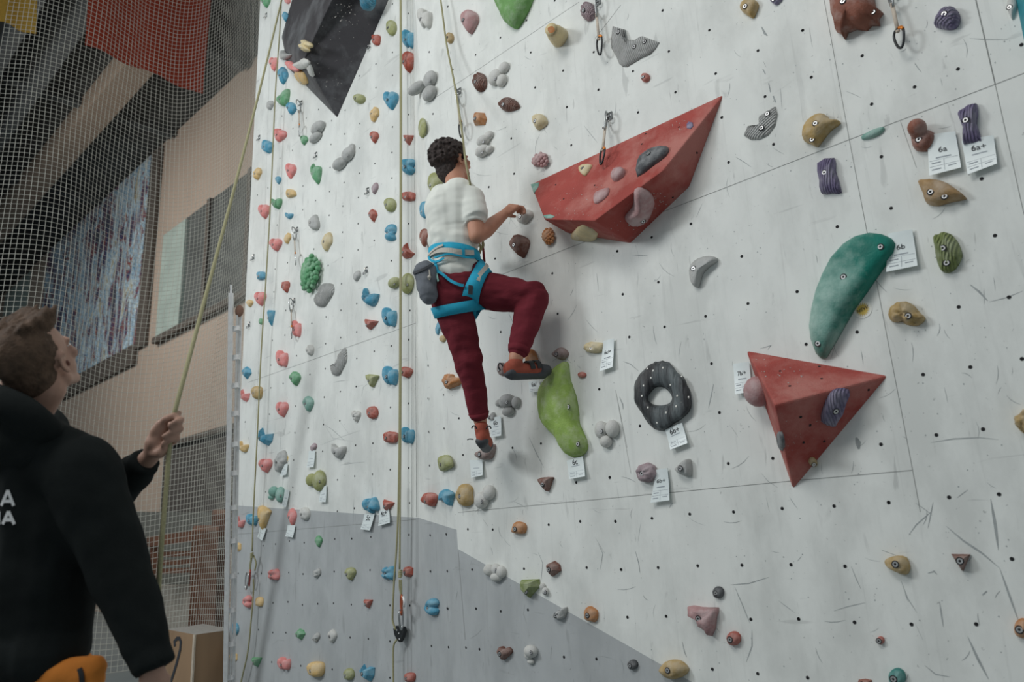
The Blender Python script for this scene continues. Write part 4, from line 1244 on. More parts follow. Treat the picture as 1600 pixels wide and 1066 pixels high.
def quickdraw(a, b, label, L, dark=True, lean=0, offs=.028, gate=m_orange):
    """a, b: image points of the top and the bottom; L metres from hanger to bottom"""
    pa, n = hitall(*a)
    pb = onplane(b[0], b[1], pa + n * (offs + .02), n)
    hv = hitall(b[0], b[1])
    if (hv[0] - O).length < (pb - O).length + .03: pb = hv[0] + hv[1] * .03
    root = empty('quickdraw', pa, label, 'quickdraw', 'quickdraws hanging on the wall')
    m = MB(); hanger_geo(m, pa, n, 1.2); m.obj('hanger', m_steel, root)
    t0 = pa + n * offs
    dn = (pb - t0); Lt = dn.length; dn.normalize()
    sd = n.cross(dn).normalized()
    s1 = (sd * .5 + n * .87).normalized()
    m = MB(); carabiner(m, t0 - dn * .012, dn, s1, Lt * .36, .0045); m.obj('carabiner', m_steel, root)
    m = MB()
    q0 = t0 + dn * Lt * .27; q1 = t0 + dn * Lt * .74
    m.bar(q0, q1, .014, .005, up=n); m.ell(q0, (.008, .008, .006)); m.ell(q1, (.008, .008, .006)); m.obj('sling', m_sling, root)
    m = MB(); s2 = (sd * .9 + n * .43).normalized()
    pts = carabiner(m, t0 + dn * Lt * .70, dn, s2, Lt * .31, .005)
    cb = m.obj('carabiner', m_black if dark else m_steel, root)
    m = MB(); k = len(pts)
    m.tube([p + n * .001 for p in pts[2:9]], .0062, 8); m.obj('gate', gate, cb)
    return root


quickdraw((471, 161), (468, 212), 'quickdraw on the left section, topmost, below the black volume', .2, False)
quickdraw((464, 359), (462, 413), 'quickdraw on the left section hanging left of the green grape-textured hold', .2, False)
quickdraw((459.6, 470), (455.5, 528), 'lowest quickdraw on the left section, partly behind a pink hold', .2, False)
quickdraw((718, 143), (721, 213), 'quickdraw behind the climber\'s rope above his head', .25)
quickdraw((935, 3), (938, 84), 'quickdraw with a dark carabiner left of the grey plate hold', .25)
quickdraw((953, 182), (945, 262), 'quickdraw hanging over the large red volume', .25)
quickdraw((1393, -12), (1408, 73), 'quickdraw with an orange gate at the top edge, right of the starfish-like hold', .25)


def smoothpath(pts, k=6):
    out = []
    P_ = [Vector(p) for p in pts]
    P_ = [P_[0] * 2 - P_[1]] + P_ + [P_[-1] * 2 - P_[-2]]
    for i in range(1, len(P_) - 2):
        for j in range(k):
            t = j / k
            p0, p1, p2, p3 = P_[i - 1], P_[i], P_[i + 1], P_[i + 2]
            out.append(.5 * (2 * p1 + (p2 - p0) * t + (2 * p0 - 5 * p1 + 4 * p2 - p3) * t * t + (3 * p1 - p0 - 3 * p2 + p3) * t ** 3))
    out.append(P_[-2])
    return out


RR = .0058
# left hanging rope
rt = empty('climbing_rope', at(393, 868, YB - .06), 'pale rope hanging on the far left of the wall, knotted to a carabiner', 'rope')
m = MB(); m.tube(smoothpath([at(x, y, YB - o) for x, y, o in [(441, -30, .11), (437, 50, .10), (430, 150, .09), (423.5, 300, .085), (416, 430, .085), (408, 550, .08), (402, 680, .08), (396, 800, .075), (394, 862, .07)]]), RR, 8)
m.obj('strand', m_rope, rt)
m = MB(); m.tube(smoothpath([at(x, y, YB - o) for x, y, o in [(396, 905, .05), (396, 925, .045), (392, 975, .05), (387, 1020, .05), (378, 1060, .05), (372, 1090, .05)]]), RR, 8)
m.obj('strand', m_rope, rt)
def knot(root, c, s, nturn=4):
    m = MB()
    pts = []
    for i in range(60):
        t = i / 59
        a = t * nturn * 2 * PI
        pts.append(c + Vector((math.cos(a) * s * .7, math.sin(a) * s * .6, (.5 - t) * s * 3)))
    m.tube(pts, RR, 7); m.obj('knot', m_rope, root)
knot(rt, at(393.5, 868, YB - .065), .013)
m = MB()
for dx in (-.006, .006): m.tube(smoothpath([at(393, 872, YB - .065) + Vector((dx, 0, 0)), at(391, 885, YB - .06) + Vector((dx, 0, 0)), at(390.5, 897, YB - .055)]), RR * .9, 7)
m.tube(smoothpath([at(396, 868, YB - .05), at(400, 880, YB - .05), at(398, 892, YB - .05)]), RR, 7)
m.obj('loop', m_rope, rt)
cr_ = empty('carabiner', at(390, 905, YB - .05), 'two linked carabiners clipped to the left rope\'s knot', 'carabiner')
m = MB(); carabiner(m, at(391, 890, YB - .05), Vector((-.05, 0, -1)), Vector((.9, -.4, 0)).normalized(), .12, .006, .07); m.obj('carabiner_body', mat('red_anodised', (140, 62, 56), .3, .7), cr_)
m = MB(); carabiner(m, at(387, 895, YB - .045), Vector((-.12, 0, -1)).normalized(), Vector((1, -.2, 0)).normalized(), .125, .0055, .085); m.obj('carabiner_body', m_steel, cr_)

# middle rope, two strands, knot, carabiners, belay device
rt = empty('climbing_rope', at(624, 899, YB - .07), 'pale double rope hanging at the fold in the middle of the wall', 'rope')
m = MB(); m.tube(smoothpath([at(x, y, YB - .1) for x, y in [(626.5, -30), (627, 100), (627, 300), (626.5, 500), (626, 650), (625, 800), (624.5, 890)]]), RR, 8); m.obj('strand', m_rope, rt)
m = MB(); m.tube(smoothpath([at(x, y, YB - .085) for x, y in [(625.5, -30), (625.5, 300), (624.5, 600), (623, 760), (620, 850), (616, 905), (613.5, 960), (614, 972), (618, 984)]]), RR, 8); m.obj('strand', m_rope, rt)
m = MB(); m.tube(smoothpath([at(x, y, YB - .06) for x, y in [(620, 1000), (615, 1010), (614.5, 1040), (615, 1090)]]), RR, 8); m.obj('strand', m_rope, rt)
knot(rt, at(625.5, 897, YB - .09), .013)
m = MB()
for dx in (-.008, .008): m.tube(smoothpath([at(625.5, 906, YB - .085) + Vector((dx, 0, 0)), at(626, 920, YB - .08) + Vector((dx, 0, 0)), at(627, 932, YB - .075)]), RR * .9, 7)
m.obj('loop', m_rope, rt)
cr_ = empty('carabiner', at(627, 943, YB - .07), 'orange and steel carabiners below the middle rope\'s knot', 'carabiner')
m = MB(); carabiner(m, at(627, 929, YB - .07), Vector((0, 0, -1)), Vector((.85, -.5, 0)).normalized(), .115, .006, .065); cb = m.obj('carabiner_body', mat('copper_anodised', (156, 84, 60), .3, .7), cr_)
m = MB(); m.tube([at(630, 932, YB - .09), at(632, 941, YB - .09), at(631, 949, YB - .09)], .0075, 8); m.obj('gate', m_alu, cb)
m = MB(); carabiner(m, at(626.5, 953, YB - .07), Vector((.02, 0, -1)), Vector((.4, -.9, 0)).normalized(), .11, .006, .05); m.obj('carabiner_body', m_steel, cr_)
L_ = [(614.5, 983), (619, 978), (629, 980), (631, 986), (628, 996), (624, 1004), (620, 1000), (616, 992)]
vs = [at(a, b, YB - .05) for a, b in L_] + [at(a, b, YB - .05) + Vector((0, .025, 0)) for a, b in L_]
m = MB(); K = len(L_); m.add(vs, [tuple(range(K)), tuple(range(K, 2 * K))[::-1]] + [(j, (j + 1) % K, K + (j + 1) % K, K + j) for j in range(K)])
bd = m.obj('belay_device', m_black, None, False, at(623, 990, YB - .04)); tag(bd, 'black belay device hanging under the middle rope\'s carabiners', 'belay device')
m = MB()
for a, b in ((620, 985), (623, 990), (624, 999)): m.ell(at(a, b, YB - .052), (.005, .003, .005), None, 8, 5)
m.obj('rivets', m_alu, bd)
# rope shadows are left to the light

# ------------------------------------------------------------------ ladder
ld = empty('ladder', at(360, 900, .5), 'tall aluminium ladder leaning behind the left edge of the climbing wall', 'ladder')
def seg(name, a, b, dep, wa, wb_, m_, par):
    mb_ = MB(); mb_.bar(atd(a[0], a[1], dep), atd(b[0], b[1], dep), wa, wb_); return mb_.obj(name, m_, par, False)
LD = 5.6
seg('rail', (361, 458), (352, 1110), LD, .03, .055, m_alu, ld)
seg('rail', (375.5, 492), (364, 1110), LD + .05, .02, .03, m_alu, ld)
seg('rail', (371, 492), (359, 1110), LD + .03, .012, .03, m_alu, ld)
seg('top_post', (361, 445), (361, 462), LD, .012, .02, m_alu, ld)
for i, y in enumerate([515, 560, 604, 648, 696, 741, 795, 847, 902, 955, 1008, 1060]):
    x0 = 361 - (y - 458) * 9 / 652; x1 = 375 - (y - 492) * 11 / 618
    seg('rung', (x0, y), (x1, y - 2), LD + .02, .03, .035, m_alu, ld)
m = MB(); m.ell(atd(374, 486, LD + .04), (.035, .03, .045)); m.obj('end_cap', mat('brown_rubber', (110, 84, 72), .8), ld)

# ------------------------------------------------------------------ hall: floor, ceiling, far wall
YH = 5.0
FZ = -1.25
m_pink = mat('hall_wall_plaster', (134, 123, 113), .8, nscale=.6, var=.06)
m_ceil = mat('ceiling_dark', (46, 48, 48), .9, nscale=1.2, var=.2)
m_floor = mat('sports_floor', (96, 104, 106), .5, nscale=1.5, var=.1)


def struct(name, mb_, m_, label=None):
    o = mb_.obj(name, m_, None, False, (0, 0, 0)); o['kind'] = 'structure'
    if label: o['label'] = label
    return o


ZC = 12.35
b = MB(); b.box((-17, -2, FZ - .05), 25, 9, .05); struct('floor', b, m_floor)
b = MB(); b.box((-21, YH + .1, (ZC + FZ) / 2), 20, .1, (ZC - FZ) / 2); struct('wall_back', b, m_pink)
b = MB(); b.box((-24, 0.2, ZC + .1), 17, 5, .1); struct('ceiling', b, m_ceil)
b = MB(); b.box((-41, -1, (ZC + FZ) / 2), .1, 6, (ZC - FZ) / 2); struct('wall_left', b, mat('end_wall', (70, 68, 66), .9))


def wallslab(name, q, thick, m_, label=None, cat_=None, kind=None, y=YH, par=None):
    """slab on the far hall wall from image corners"""
    P_ = [at(a, b_, y) for a, b_ in q]
    xs0 = (P_[0].x + P_[3].x) / 2; xs1 = (P_[1].x + P_[2].x) / 2
    zt = (P_[0].z + P_[1].z) / 2; zb = (P_[2].z + P_[3].z) / 2
    b_ = MB(); b_.box(((xs0 + xs1) / 2, y - thick / 2, (zt + zb) / 2), abs(xs1 - xs0) / 2, thick / 2, abs(zt - zb) / 2)
    o = b_.obj(name, m_, par, False)
    tag(o, label, cat_, kind=kind)
    return o, (xs0, xs1, zt, zb)


# mural of coloured streaks
def muralmat():
    m = bpy.data.materials.new('mural_paint'); m.use_nodes = True; nt = m.node_tree; b = nt.nodes['Principled BSDF']; b.inputs['Roughness'].default_value = .7
    tc = nt.nodes.new('ShaderNodeTexCoord'); mp = nt.nodes.new('ShaderNodeMapping'); mp.inputs['Scale'].default_value = (1.5, 1, .42); mp.inputs['Rotation'].default_value = (0, -.3, 0)
    nt.links.new(tc.outputs['Object'], mp.inputs[0])
    n = nt.nodes.new('ShaderNodeTexNoise'); n.inputs['Scale'].default_value = 1.3; n.inputs['Detail'].default_value = 6; n.inputs['Distortion'].default_value = 1.5; n.inputs['Roughness'].default_value = .7
    nt.links.new(mp.outputs[0], n.inputs['Vector'])
    r = nt.nodes.new('ShaderNodeValToRGB'); r.color_ramp.interpolation = 'CONSTANT'
    cols = [(0, (60, 64, 72)), (.40, (34, 52, 86)), (.445, (120, 52, 44)), (.465, (84, 92, 92)), (.49, (150, 172, 184)), (.525, (60, 96, 124)), (.56, (160, 178, 188)), (.61, (140, 132, 104)), (.65, (88, 84, 84))]
    el = r.color_ramp.elements
    while len(el) > 1: el.remove(el[0])
    el[0].position = 0; el[0].color = tuple(x / KL for x in lin(cols[0][1])) + (1,)
    for p_, c_ in cols[1:]:
        e = el.new(p_); e.color = tuple(x / KL for x in lin(c_)) + (1,)
    nt.links.new(n.outputs['Fac'], r.inputs[0]); nt.links.new(r.outputs[0], b.inputs['Base Color'])
    return m


m_frame = mat('dark_frame', (66, 62, 58), .8)
m_glass = mat('window_glass_dark', (72, 76, 76), .2, var=.25, nscale=1)
m_pane = mat('window_pale', (128, 142, 138), .4, var=.1, nscale=2)
mr, (x0, x1, zt, zb) = wallslab('mural', [(68, 408), (243, 238), (218, 533), (64, 622)], .1, muralmat(), 'large abstract mural of blue, white and red streaks on the far hall wall', 'mural')
b = MB(); b.box((x1 + .35, YH - .06, (zt + zb) / 2 - .1), .35, .06, abs(zt - zb) / 2 + .1)
b.box(((x0 + x1) / 2, YH - .06, zb - .32), abs(x1 - x0) / 2, .06, .3); struct('trim_1', b, m_frame)
wn, (x0, x1, zt, zb) = wallslab('window_1', [(254, 370), (420, 252), (420, 440), (254, 535)], .06, m_glass, kind='structure')
b = MB(); b.box((x0 + .9, YH - .1, (zt + zb) / 2), .75, .05, abs(zt - zb) / 2 - .1); b.obj('window_pane', m_pane, wn, False)
b = MB()
for xx in (x0 + 3.0, x0 + 5.2, x0 + 7.4): b.box((xx, YH - .1, (zt + zb) / 2), .08, .05, abs(zt - zb) / 2)
b.box(((x0 + x1) / 2, YH - .1, zb), abs(x1 - x0) / 2, .08, .08); b.obj('window_frame', m_frame, wn, False)
wn, (x0, x1, zt, zb) = wallslab('window_2', [(0, 470), (38, 435), (38, 600), (0, 620)], .06, m_pane, kind='structure')
wn, (x0, x1, zt, zb) = wallslab('window_3', [(255, 702), (420, 652), (420, 850), (255, 860)], .06, mat('dark_opening', (60, 58, 56), .9), kind='structure')
b = MB(); b.box(((x0 + x1) / 2, YH - .08, zt), abs(x1 - x0) / 2, .1, .06); b.obj('window_frame', m_frame, wn, False)
wallslab('door_1', [(322, 800), (352, 800), (352, 930), (322, 930)], .08, m_dark, kind='structure')
# roof beams under the ceiling
m_beam = mat('roof_beam', (104, 94, 84), .9); m_beamd = mat('roof_steel', (52, 56, 58), .8)
def atz(px, py, z):
    d = ray(px, py)
    return O + d * (z / d.z)


for n_, (px, py, m_) in enumerate([(110, 225, m_beam), (60, 130, m_beamd), (20, 60, m_beamd)]):
    q = atz(px, py, ZC - .5)
    b = MB(); b.box((-28, q.y, ZC - .35), 13, .32 if n_ == 0 else .12, .34); o = b.obj('roof_beam', m_, None, False); o['kind'] = 'structure'
for x in (-36, -27, -21, -16.5):
    b = MB(); b.box((x, .2, ZC - .12), .15, 4.7, .11); o = b.obj('roof_beam', m_beamd, None, False); o['kind'] = 'structure'

# banners
def banner(q, x, color, label):
    P_ = [atx(a, b_, x) for a, b_ in q]
    vs = []; N_ = 12
    for j in range(5):
        for i in range(N_ + 1):
            u = i / N_; v = j / 4
            p = (P_[0] * (1 - u) + P_[1] * u) * (1 - v) + (P_[3] * (1 - u) + P_[2] * u) * v
            vs.append(p + Vector((.05 * math.sin(u * 14), 0, 0)))
    vs += [v + Vector((-.01, 0, 0)) for v in vs]
    K = 5 * (N_ + 1)
    fs = [(j * (N_ + 1) + i, j * (N_ + 1) + i + 1, (j + 1) * (N_ + 1) + i + 1, (j + 1) * (N_ + 1) + i) for j in range(4) for i in range(N_)]
    fs += [tuple(a + K for a in f)[::-1] for f in fs]
    o = mesh('banner', vs, fs, mat('banner_' + label[:5], color, .85)); tag(o, label, 'banner', 'banners under the hall roof')


banner([(141, -40), (331, -35), (315, 148), (133, 70)], -13, (140, 52, 34), 'red cloth banner hanging under the hall roof behind the net')
banner([(-60, -50), (58, -40), (55, 55), (-50, 14)], -13, (168, 134, 58), 'yellow cloth banner at the top left corner behind the net')

# wooden wall bars / stair rail in the hall
m_wood = mat('brown_wood', (104, 72, 56), .7, var=.2, nscale=6)
st = empty('wooden_stand', atd(320, 960, 10.8), 'brown wooden stand with slats behind the net, above the wooden box', 'stand')
seg('post', (322, 825), (315, 990), 10.7, .34, .3, m_wood, st)
seg('post', (345, 800), (336, 990), 11, .22, .3, m_wood, st)
seg('post', (243, 845), (238, 915), 10.9, .12, .1, m_wood, st)
seg('top_rail', (232, 847), (345, 832), 10.8, .1, .14, m_wood, st)
for y in (867, 880, 893): seg('slat', (246, y), (320, y - 3), 10.9, .04, .07, m_wood, st)
wp = MB(); a_ = atd(205, 916, 11.4); b_ = atd(316, 914, 11.4); wp.add([a_, b_, atd(315, 1010, 11.4), atd(205, 1010, 11.4)] + [v + Vector((-.1, .1, 0)) for v in (a_, b_, atd(315, 1010, 11.4), atd(205, 1010, 11.4))], [(0, 1, 2, 3), (0, 4, 5, 1), (1, 5, 6, 2)])
o = wp.obj('low_partition', mat('pale_board', (166, 160, 150), .8), None, False); tag(o, 'pale low partition board behind the net', 'partition')
wp = MB(); pts = [atd(x, y, 12) for x, y in ((205, 800), (352, 800), (352, 920), (205, 920))]; wp.add(pts + [v + Vector((-.1, .1, 0)) for v in pts], [(0, 1, 2, 3), (0, 4, 5, 1)])
o = wp.obj('grey_screen', mat('grey_board', (112, 112, 106), .9), None, False); tag(o, 'grey board behind the wooden stand\'s slats', 'board')

# plywood box
bx = MB()
DB = 6.0
tl = atd(262, 984, DB + .1); tm = atd(305, 992, DB - .15); trr = atd(362, 984, DB + .15); tb = atd(318, 975, DB + .5)
dz = Vector((0, 0, -1.0))
bx.mi = 0; bx.add([tl, tm, tm + dz, tl + dz], [(0, 3, 2, 1)]); bx.add([tm, trr, trr + dz, tm + dz], [(0, 3, 2, 1)])
bx.add([tl, tb, tb + dz, tl + dz], [(0, 1, 2, 3)]); bx.add([tb, trr, trr + dz, tb + dz], [(0, 1, 2, 3)])
bx.mi = 1; bx.add([tl, tm, trr, tb], [(0, 1, 2, 3)])
m_ply = mat('plywood', (118, 96, 74), .7, var=.15, nscale=5, stretch=(1, 1, .3))
o = bx.obj('plywood_box', [m_ply, mat('box_top', (128, 126, 122), .7)], None, False); tag(o, 'wooden plyometric box with a black painted hook mark, at the foot of the ladder', 'box')
wb_ = BVHTree.FromPolygons(bx.v, bx.f)
m = MB(); strip(m, [(274, 1010), (273, 1003), (277, 998), (281, 998), (283, 1003), (282, 1015), (277, 1035), (271, 1055), (267, 1066)], .03, .004, bvh=wb_); m.obj('painted_mark', m_ink, o, False)
m = MB(); m.bar(tm + Vector((.0, -.005, 0)), tm + dz, .03, .012); m.obj('corner_edge', mat('worn_edge', (150, 140, 126), .8), o, False)

# ------------------------------------------------------------------ net
nv = []; nf = []
prof = [(-120, 8.0), (-30, 8.1), (50, 8.4), (110, 8.85), (180, 9.25), (240, 9.4), (300, 9.15), (345, 8.6), (382, 7.9)]
plan = smoothpath([Vector((atd(x, 850, d).x, atd(x, 850, d).y, 0)) for x, d in prof], 12)
cum = [0]
for a, b_ in zip(plan, plan[1:]): cum.append(cum[-1] + (b_ - a).length)
cell = .062
NC = int(cum[-1] / cell)
cols = []
k = 0
for i in range(NC + 1):
    s_ = i * cum[-1] / NC
    while k < len(cum) - 2 and cum[k + 1] < s_: k += 1
    t = (s_ - cum[k]) / (cum[k + 1] - cum[k])
    cols.append(plan[k].lerp(plan[k + 1], t))
NRW = int((9.3 + 1.1) / cell)


def netp(i, j):
    z = -1.05 + j * cell
    p = cols[i].copy()
    fold = .05 * noise.noise(Vector((p.y * 1.2, z * .35, 1))) + .010 * noise.noise(Vector((p.y * 4, z * .4, 5)))
    # gathers towards its right edge low down
    g = max(0, 1.2 - z) * .05
    u = i / NC
    p.x += fold * 2
    p.y += fold
    sag = .10 * noise.noise(Vector((p.y * .9, z * .3, 9)))
    return Vector((p.x, p.y, z + sag - g * (1 - abs(2 * u - 1)) * 1.2))


grid = [[netp(i, j) for j in range(NRW + 1)] for i in range(NC + 1)]
ch_ = .0029
ta = [Vector((math.cos(t), math.sin(t), 0)) * ch_ for t in (0, 2.09, 4.19)]
tb_ = [Vector((math.cos(t), 0, math.sin(t))) * ch_ for t in (0, 2.09, 4.19)]
for i in range(NC + 1):
    k0 = len(nv)
    rr = 3.0 if i in (NC,) else 1
    for j in range(NRW + 1):
        for q in ta: nv.append(grid[i][j] + q * rr)
    for j in range(NRW):
        for q in range(3): nf.append((k0 + j * 3 + q, k0 + j * 3 + (q + 1) % 3, k0 + (j + 1) * 3 + (q + 1) % 3, k0 + (j + 1) * 3 + q))
for j in range(NRW + 1):
    k0 = len(nv)
    for i in range(NC + 1):
        for q in tb_: nv.append(grid[i][j] + q)
    for i in range(NC):
        for q in range(3): nf.append((k0 + i * 3 + q, k0 + i * 3 + (q + 1) % 3, k0 + (i + 1) * 3 + (q + 1) % 3, k0 + (i + 1) * 3 + q))
net = mesh('safety_net', nv, nf, mat('net_cord', (176, 176, 168), .9, var=.02)); tag(net, 'white cord safety net hanging across the hall at the left', 'net')
print('net', NC, NRW, len(nf))


# ================================================================== people
def W3(px, py, y): return at(px, py, y)


def headprims(mb, c, f, u, s=1.):
    f = f.normalized(); u = (u - f * u.dot(f)).normalized(); r = f.cross(u)
    P_ = lambda a, b_, c_: c + (r * a + f * b_ + u * c_) * s
    ax = (r, f, u)
    mb.ell(P_(0, -.012, .028), (.077 * s, .097 * s, .09 * s), ax, 20, 14)
    mb.ell(P_(0, .03, -.04), (.061 * s, .062 * s, .075 * s), ax, 18, 12)
    mb.ell(P_(0, .066, -.098), (.026 * s, .024 * s, .02 * s), ax)
    for q in (-1, 1):
        mb.cap(P_(q * .055, .0, -.065), .018 * s, P_(q * .02, .062, -.1), .018 * s)
        mb.ell(P_(q * .04, .072, -.02), (.022 * s, .016 * s, .02 * s), ax)
        mb.cap(P_(q * .012, .09, .018), .008 * s, P_(q * .045, .078, .016), .008 * s)
        # ear rim
        pts = [P_(q * (.079 + .007 * math.sin(t)), -.006 - .016 * math.cos(t * 1.0) * 1, -.012 + .03 * math.cos(t) - .0) for t in (0, 1, 2)]
        mb.ell(P_(q * .078, -.004, -.016), (.006 * s, .014 * s, .027 * s), ax)
        e = [P_(q * .086, -.002 + .018 * math.sin(t) * -1, -.012 + .028 * math.cos(t)) for t in [-.6 + .45 * i for i in range(9)]]
        for a_, b_ in zip(e, e[1:]): mb.cap(a_, .005 * s, b_, .005 * s, n=8)
    mb.cap(P_(0, .094, .012), .009 * s, P_(0, .113, -.028), .012 * s)
    mb.ell(P_(0, .104, -.034), (.017 * s, .012 * s, .009 * s), ax)
    mb.cap(P_(-.018, .088, -.062), .006 * s, P_(.018, .088, -.062), .006 * s)
    mb.cap(P_(-.016, .087, -.073), .007 * s, P_(.016, .087, -.073), .007 * s)
    return P_, ax


def eyes(P_, ax, parent, s=1.):
    for q in (-1, 1):
        b_ = MB(); b_.ell(P_(q * .032, .074, .002), .0125 * s); e = b_.obj('eye', m_eye, parent)
        b_ = MB(); b_.ell(P_(q * .032, .0825, .002), .0055 * s); b_.obj('iris', m_iris, e)


def finger(mb, pts, r0, r1):
    n_ = len(pts)
    for i in range(n_ - 1):
        a_ = r0 + (r1 - r0) * i / (n_ - 1); b_ = r0 + (r1 - r0) * (i + 1) / (n_ - 1)
        mb.cap(pts[i], a_, pts[i + 1], b_, n=10)


m_eye = mat('eye_white', (200, 198, 192), .3, var=.02)
m_iris = mat('iris', (60, 48, 40), .3, var=.02)
m_skin = mat('skin', (156, 112, 92), .55, nscale=14, var=.06, bump=.06, bscale=200)
m_skin2 = mat('skin_pale', (142, 112, 98), .6, nscale=14, var=.06)
m_shirt = mat('white_cotton', (186, 188, 182), .9, nscale=10, var=.03, bump=.08, bscale=300)
m_trous = mat('burgundy_fabric', (92, 34, 42), .95, nscale=12, var=.1, bump=.45, bscale=22, spec=.15, stretch=(1, .6, 1.6))
m_hair = mat('dark_brown_hair', (44, 36, 34), .7, nscale=60, var=.5, bump=.5, bscale=120)
m_blueweb = mat('blue_webbing', (32, 136, 164), .8, var=.06, nscale=60)
m_greyweb = mat('grey_webbing', (160, 156, 148), .8, var=.06, nscale=60)
m_navy = mat('navy_edge', (24, 44, 60), .8)
m_chalkbag = mat('grey_bag_fabric', (88, 92, 98), .85, nscale=14, var=.15, bump=.2, bscale=50)
m_shoe = mat('rust_suede', (132, 66, 52), .85, nscale=30)
m_rubber = mat('black_rubber', (58, 60, 64), .6, nscale=20, var=.15)

cl = empty('person', at(712, 445, -.42), 'climber in a white t-shirt and burgundy trousers on the wall, seen from behind', 'person')
# joints
sh_r = W3(738, 312, -.42); sh_l = W3(686, 308, -.50)
el_r = W3(745, 369, -.44); wr_r = W3(789, 334, -.17)
neck0 = W3(713, 292, -.42); neck1 = W3(709, 266, -.41)
chest = W3(706, 330, -.44); waist = W3(710, 396, -.44); pel = W3(714, 440, -.43)
hip_r = W3(728, 452, -.38); kn_r = W3(834, 465, -.17); an_r = W3(806, 560, -.27)
hip_l = W3(704, 462, -.46); kn_l = W3(732, 562, -.36); an_l = W3(751, 660, -.24)
hc = W3(706, 254, -.41)
fw = Vector((.10, .93, .30)); up = Vector((0, -.3, .95))
b = MB()
P_, ax = headprims(b, hc, fw, up, .98)
b.cap(neck0, .056, neck1, .050)
b.cap(neck0, .06, chest, .1)
b.cap(chest + Vector((-.05, 0, .03)), .1, waist, .1); b.cap(chest + Vector((.05, 0, .03)), .1, waist, .1)
b.cap(waist, .105, pel, .11)
b.cap(chest + Vector((.08, 0, .07)), .06, sh_r, .052)
b.cap(sh_r, .05, el_r, .04)
fm_ = el_r.lerp(wr_r, .3) + Vector((0, 0, -.004))
b.cap(el_r, .04, fm_, .044); b.cap(fm_, .044, wr_r, .026)
# left arm reaching up the wall in front of the body
sl = W3(690, 306, -.46); ell_ = sl + Vector((-.03, .12, -.20)); wl = Vector((sl.x - .10, -.30, sl.z - .20))
b.cap(chest + Vector((-.08, 0, .07)), .06, sl, .052); b.cap(sl, .05, ell_, .04); b.cap(ell_, .042, wl, .026)
b.cap(hip_r, .085, kn_r, .055); b.cap(kn_r, .055, an_r, .036)
b.cap(hip_l, .085, kn_l, .055); b.cap(kn_l, .055, an_l, .034)
# right hand gripping the hold
kn = W3(803, 323, -.115)
b.cap(wr_r, .026, wr_r.lerp(kn, .4), .028)
side = Vector((.75, .25, -.1)).normalized()
side = (kn - wr_r).normalized().cross(Vector((.4, -.3, .85))).normalized()
for q in (-.028, -.01, .01, .028):
    b.cap(wr_r + side * q * .6, .017, kn + side * q, .015)
for q, l_ in ((-.030, .9), (-.011, 1), (.010, .97), (.029, .82)):
    k0_ = kn + side * q
    d1 = Vector((.30, .75, .12)).normalized() * .036 * l_
    d2 = Vector((.25, .45, -.85)).normalized() * .026 * l_
    d3 = Vector((.05, -.1, -1)).normalized() * .02 * l_
    finger(b, [k0_, k0_ + d1, k0_ + d1 + d2, k0_ + d1 + d2 + d3], .0105, .008)
th = wr_r.lerp(kn, .35) - side * .022
finger(b, [th, th + Vector((.005, .03, -.022)), th + Vector((.02, .055, -.024))], .013, .009)
# left hand (hidden side)
for q in (-.028, -.01, .01, .028):
    a_ = wl + Vector((q, 0, 0)); finger(b, [wl + Vector((q * .5, .0, 0)), a_ + Vector((0, .06, .015)), a_ + Vector((0, .10, 0)), a_ + Vector((0, .115, -.025))], .014, .008)
finger(b, [wl, wl + Vector((.035, .03, 0)), wl + Vector((.045, .06, .005))], .014, .009)
body, bvb = blob('body', b, .006, m_skin, cl, 3)
eyes(P_, ax, cl)
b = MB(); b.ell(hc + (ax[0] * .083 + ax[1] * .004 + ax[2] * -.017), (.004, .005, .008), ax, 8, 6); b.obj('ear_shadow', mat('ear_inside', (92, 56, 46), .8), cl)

# hair
b = MB()
hcen = hc + ax[1] * -.022 + ax[2] * .034
b.ell(hcen, (.084, .098, .092), ax, 22, 16)
b.ell(hc + ax[1] * -.05 + ax[2] * -.035, (.068, .05, .078), ax, 18, 12)
b.ell(hc + ax[1] * -.045 + ax[2] * -.085, (.048, .035, .04), ax, 18, 12)
b.ell(hc + ax[1] * .045 + ax[2] * .085, (.06, .045, .03), ax)
b.cap(hc + ax[0] * .075 + ax[1] * .03 + ax[2] * .02, .012, hc + ax[0] * .078 + ax[1] * .028 + ax[2] * -.012, .007)
rnd = random.Random(3)
for i in range(420):
    d_ = Vector((rnd.gauss(0, 1), rnd.gauss(0, 1), rnd.gauss(0, 1))).normalized()
    if d_.z < -.35 or (d_.y > .55 and d_.z < .55): continue
    p = hcen + ax[0] * d_.x * .087 + ax[1] * d_.y * .102 + ax[2] * d_.z * .096
    b.ell(p, (rnd.uniform(.006, .012), rnd.uniform(.006, .014), rnd.uniform(.006, .012)), None, 8, 6)
hair, _ = blob('hair', b, .004, m_hair, cl, 1, disp=lambda v: .0035 * noise.noise(v * 70))

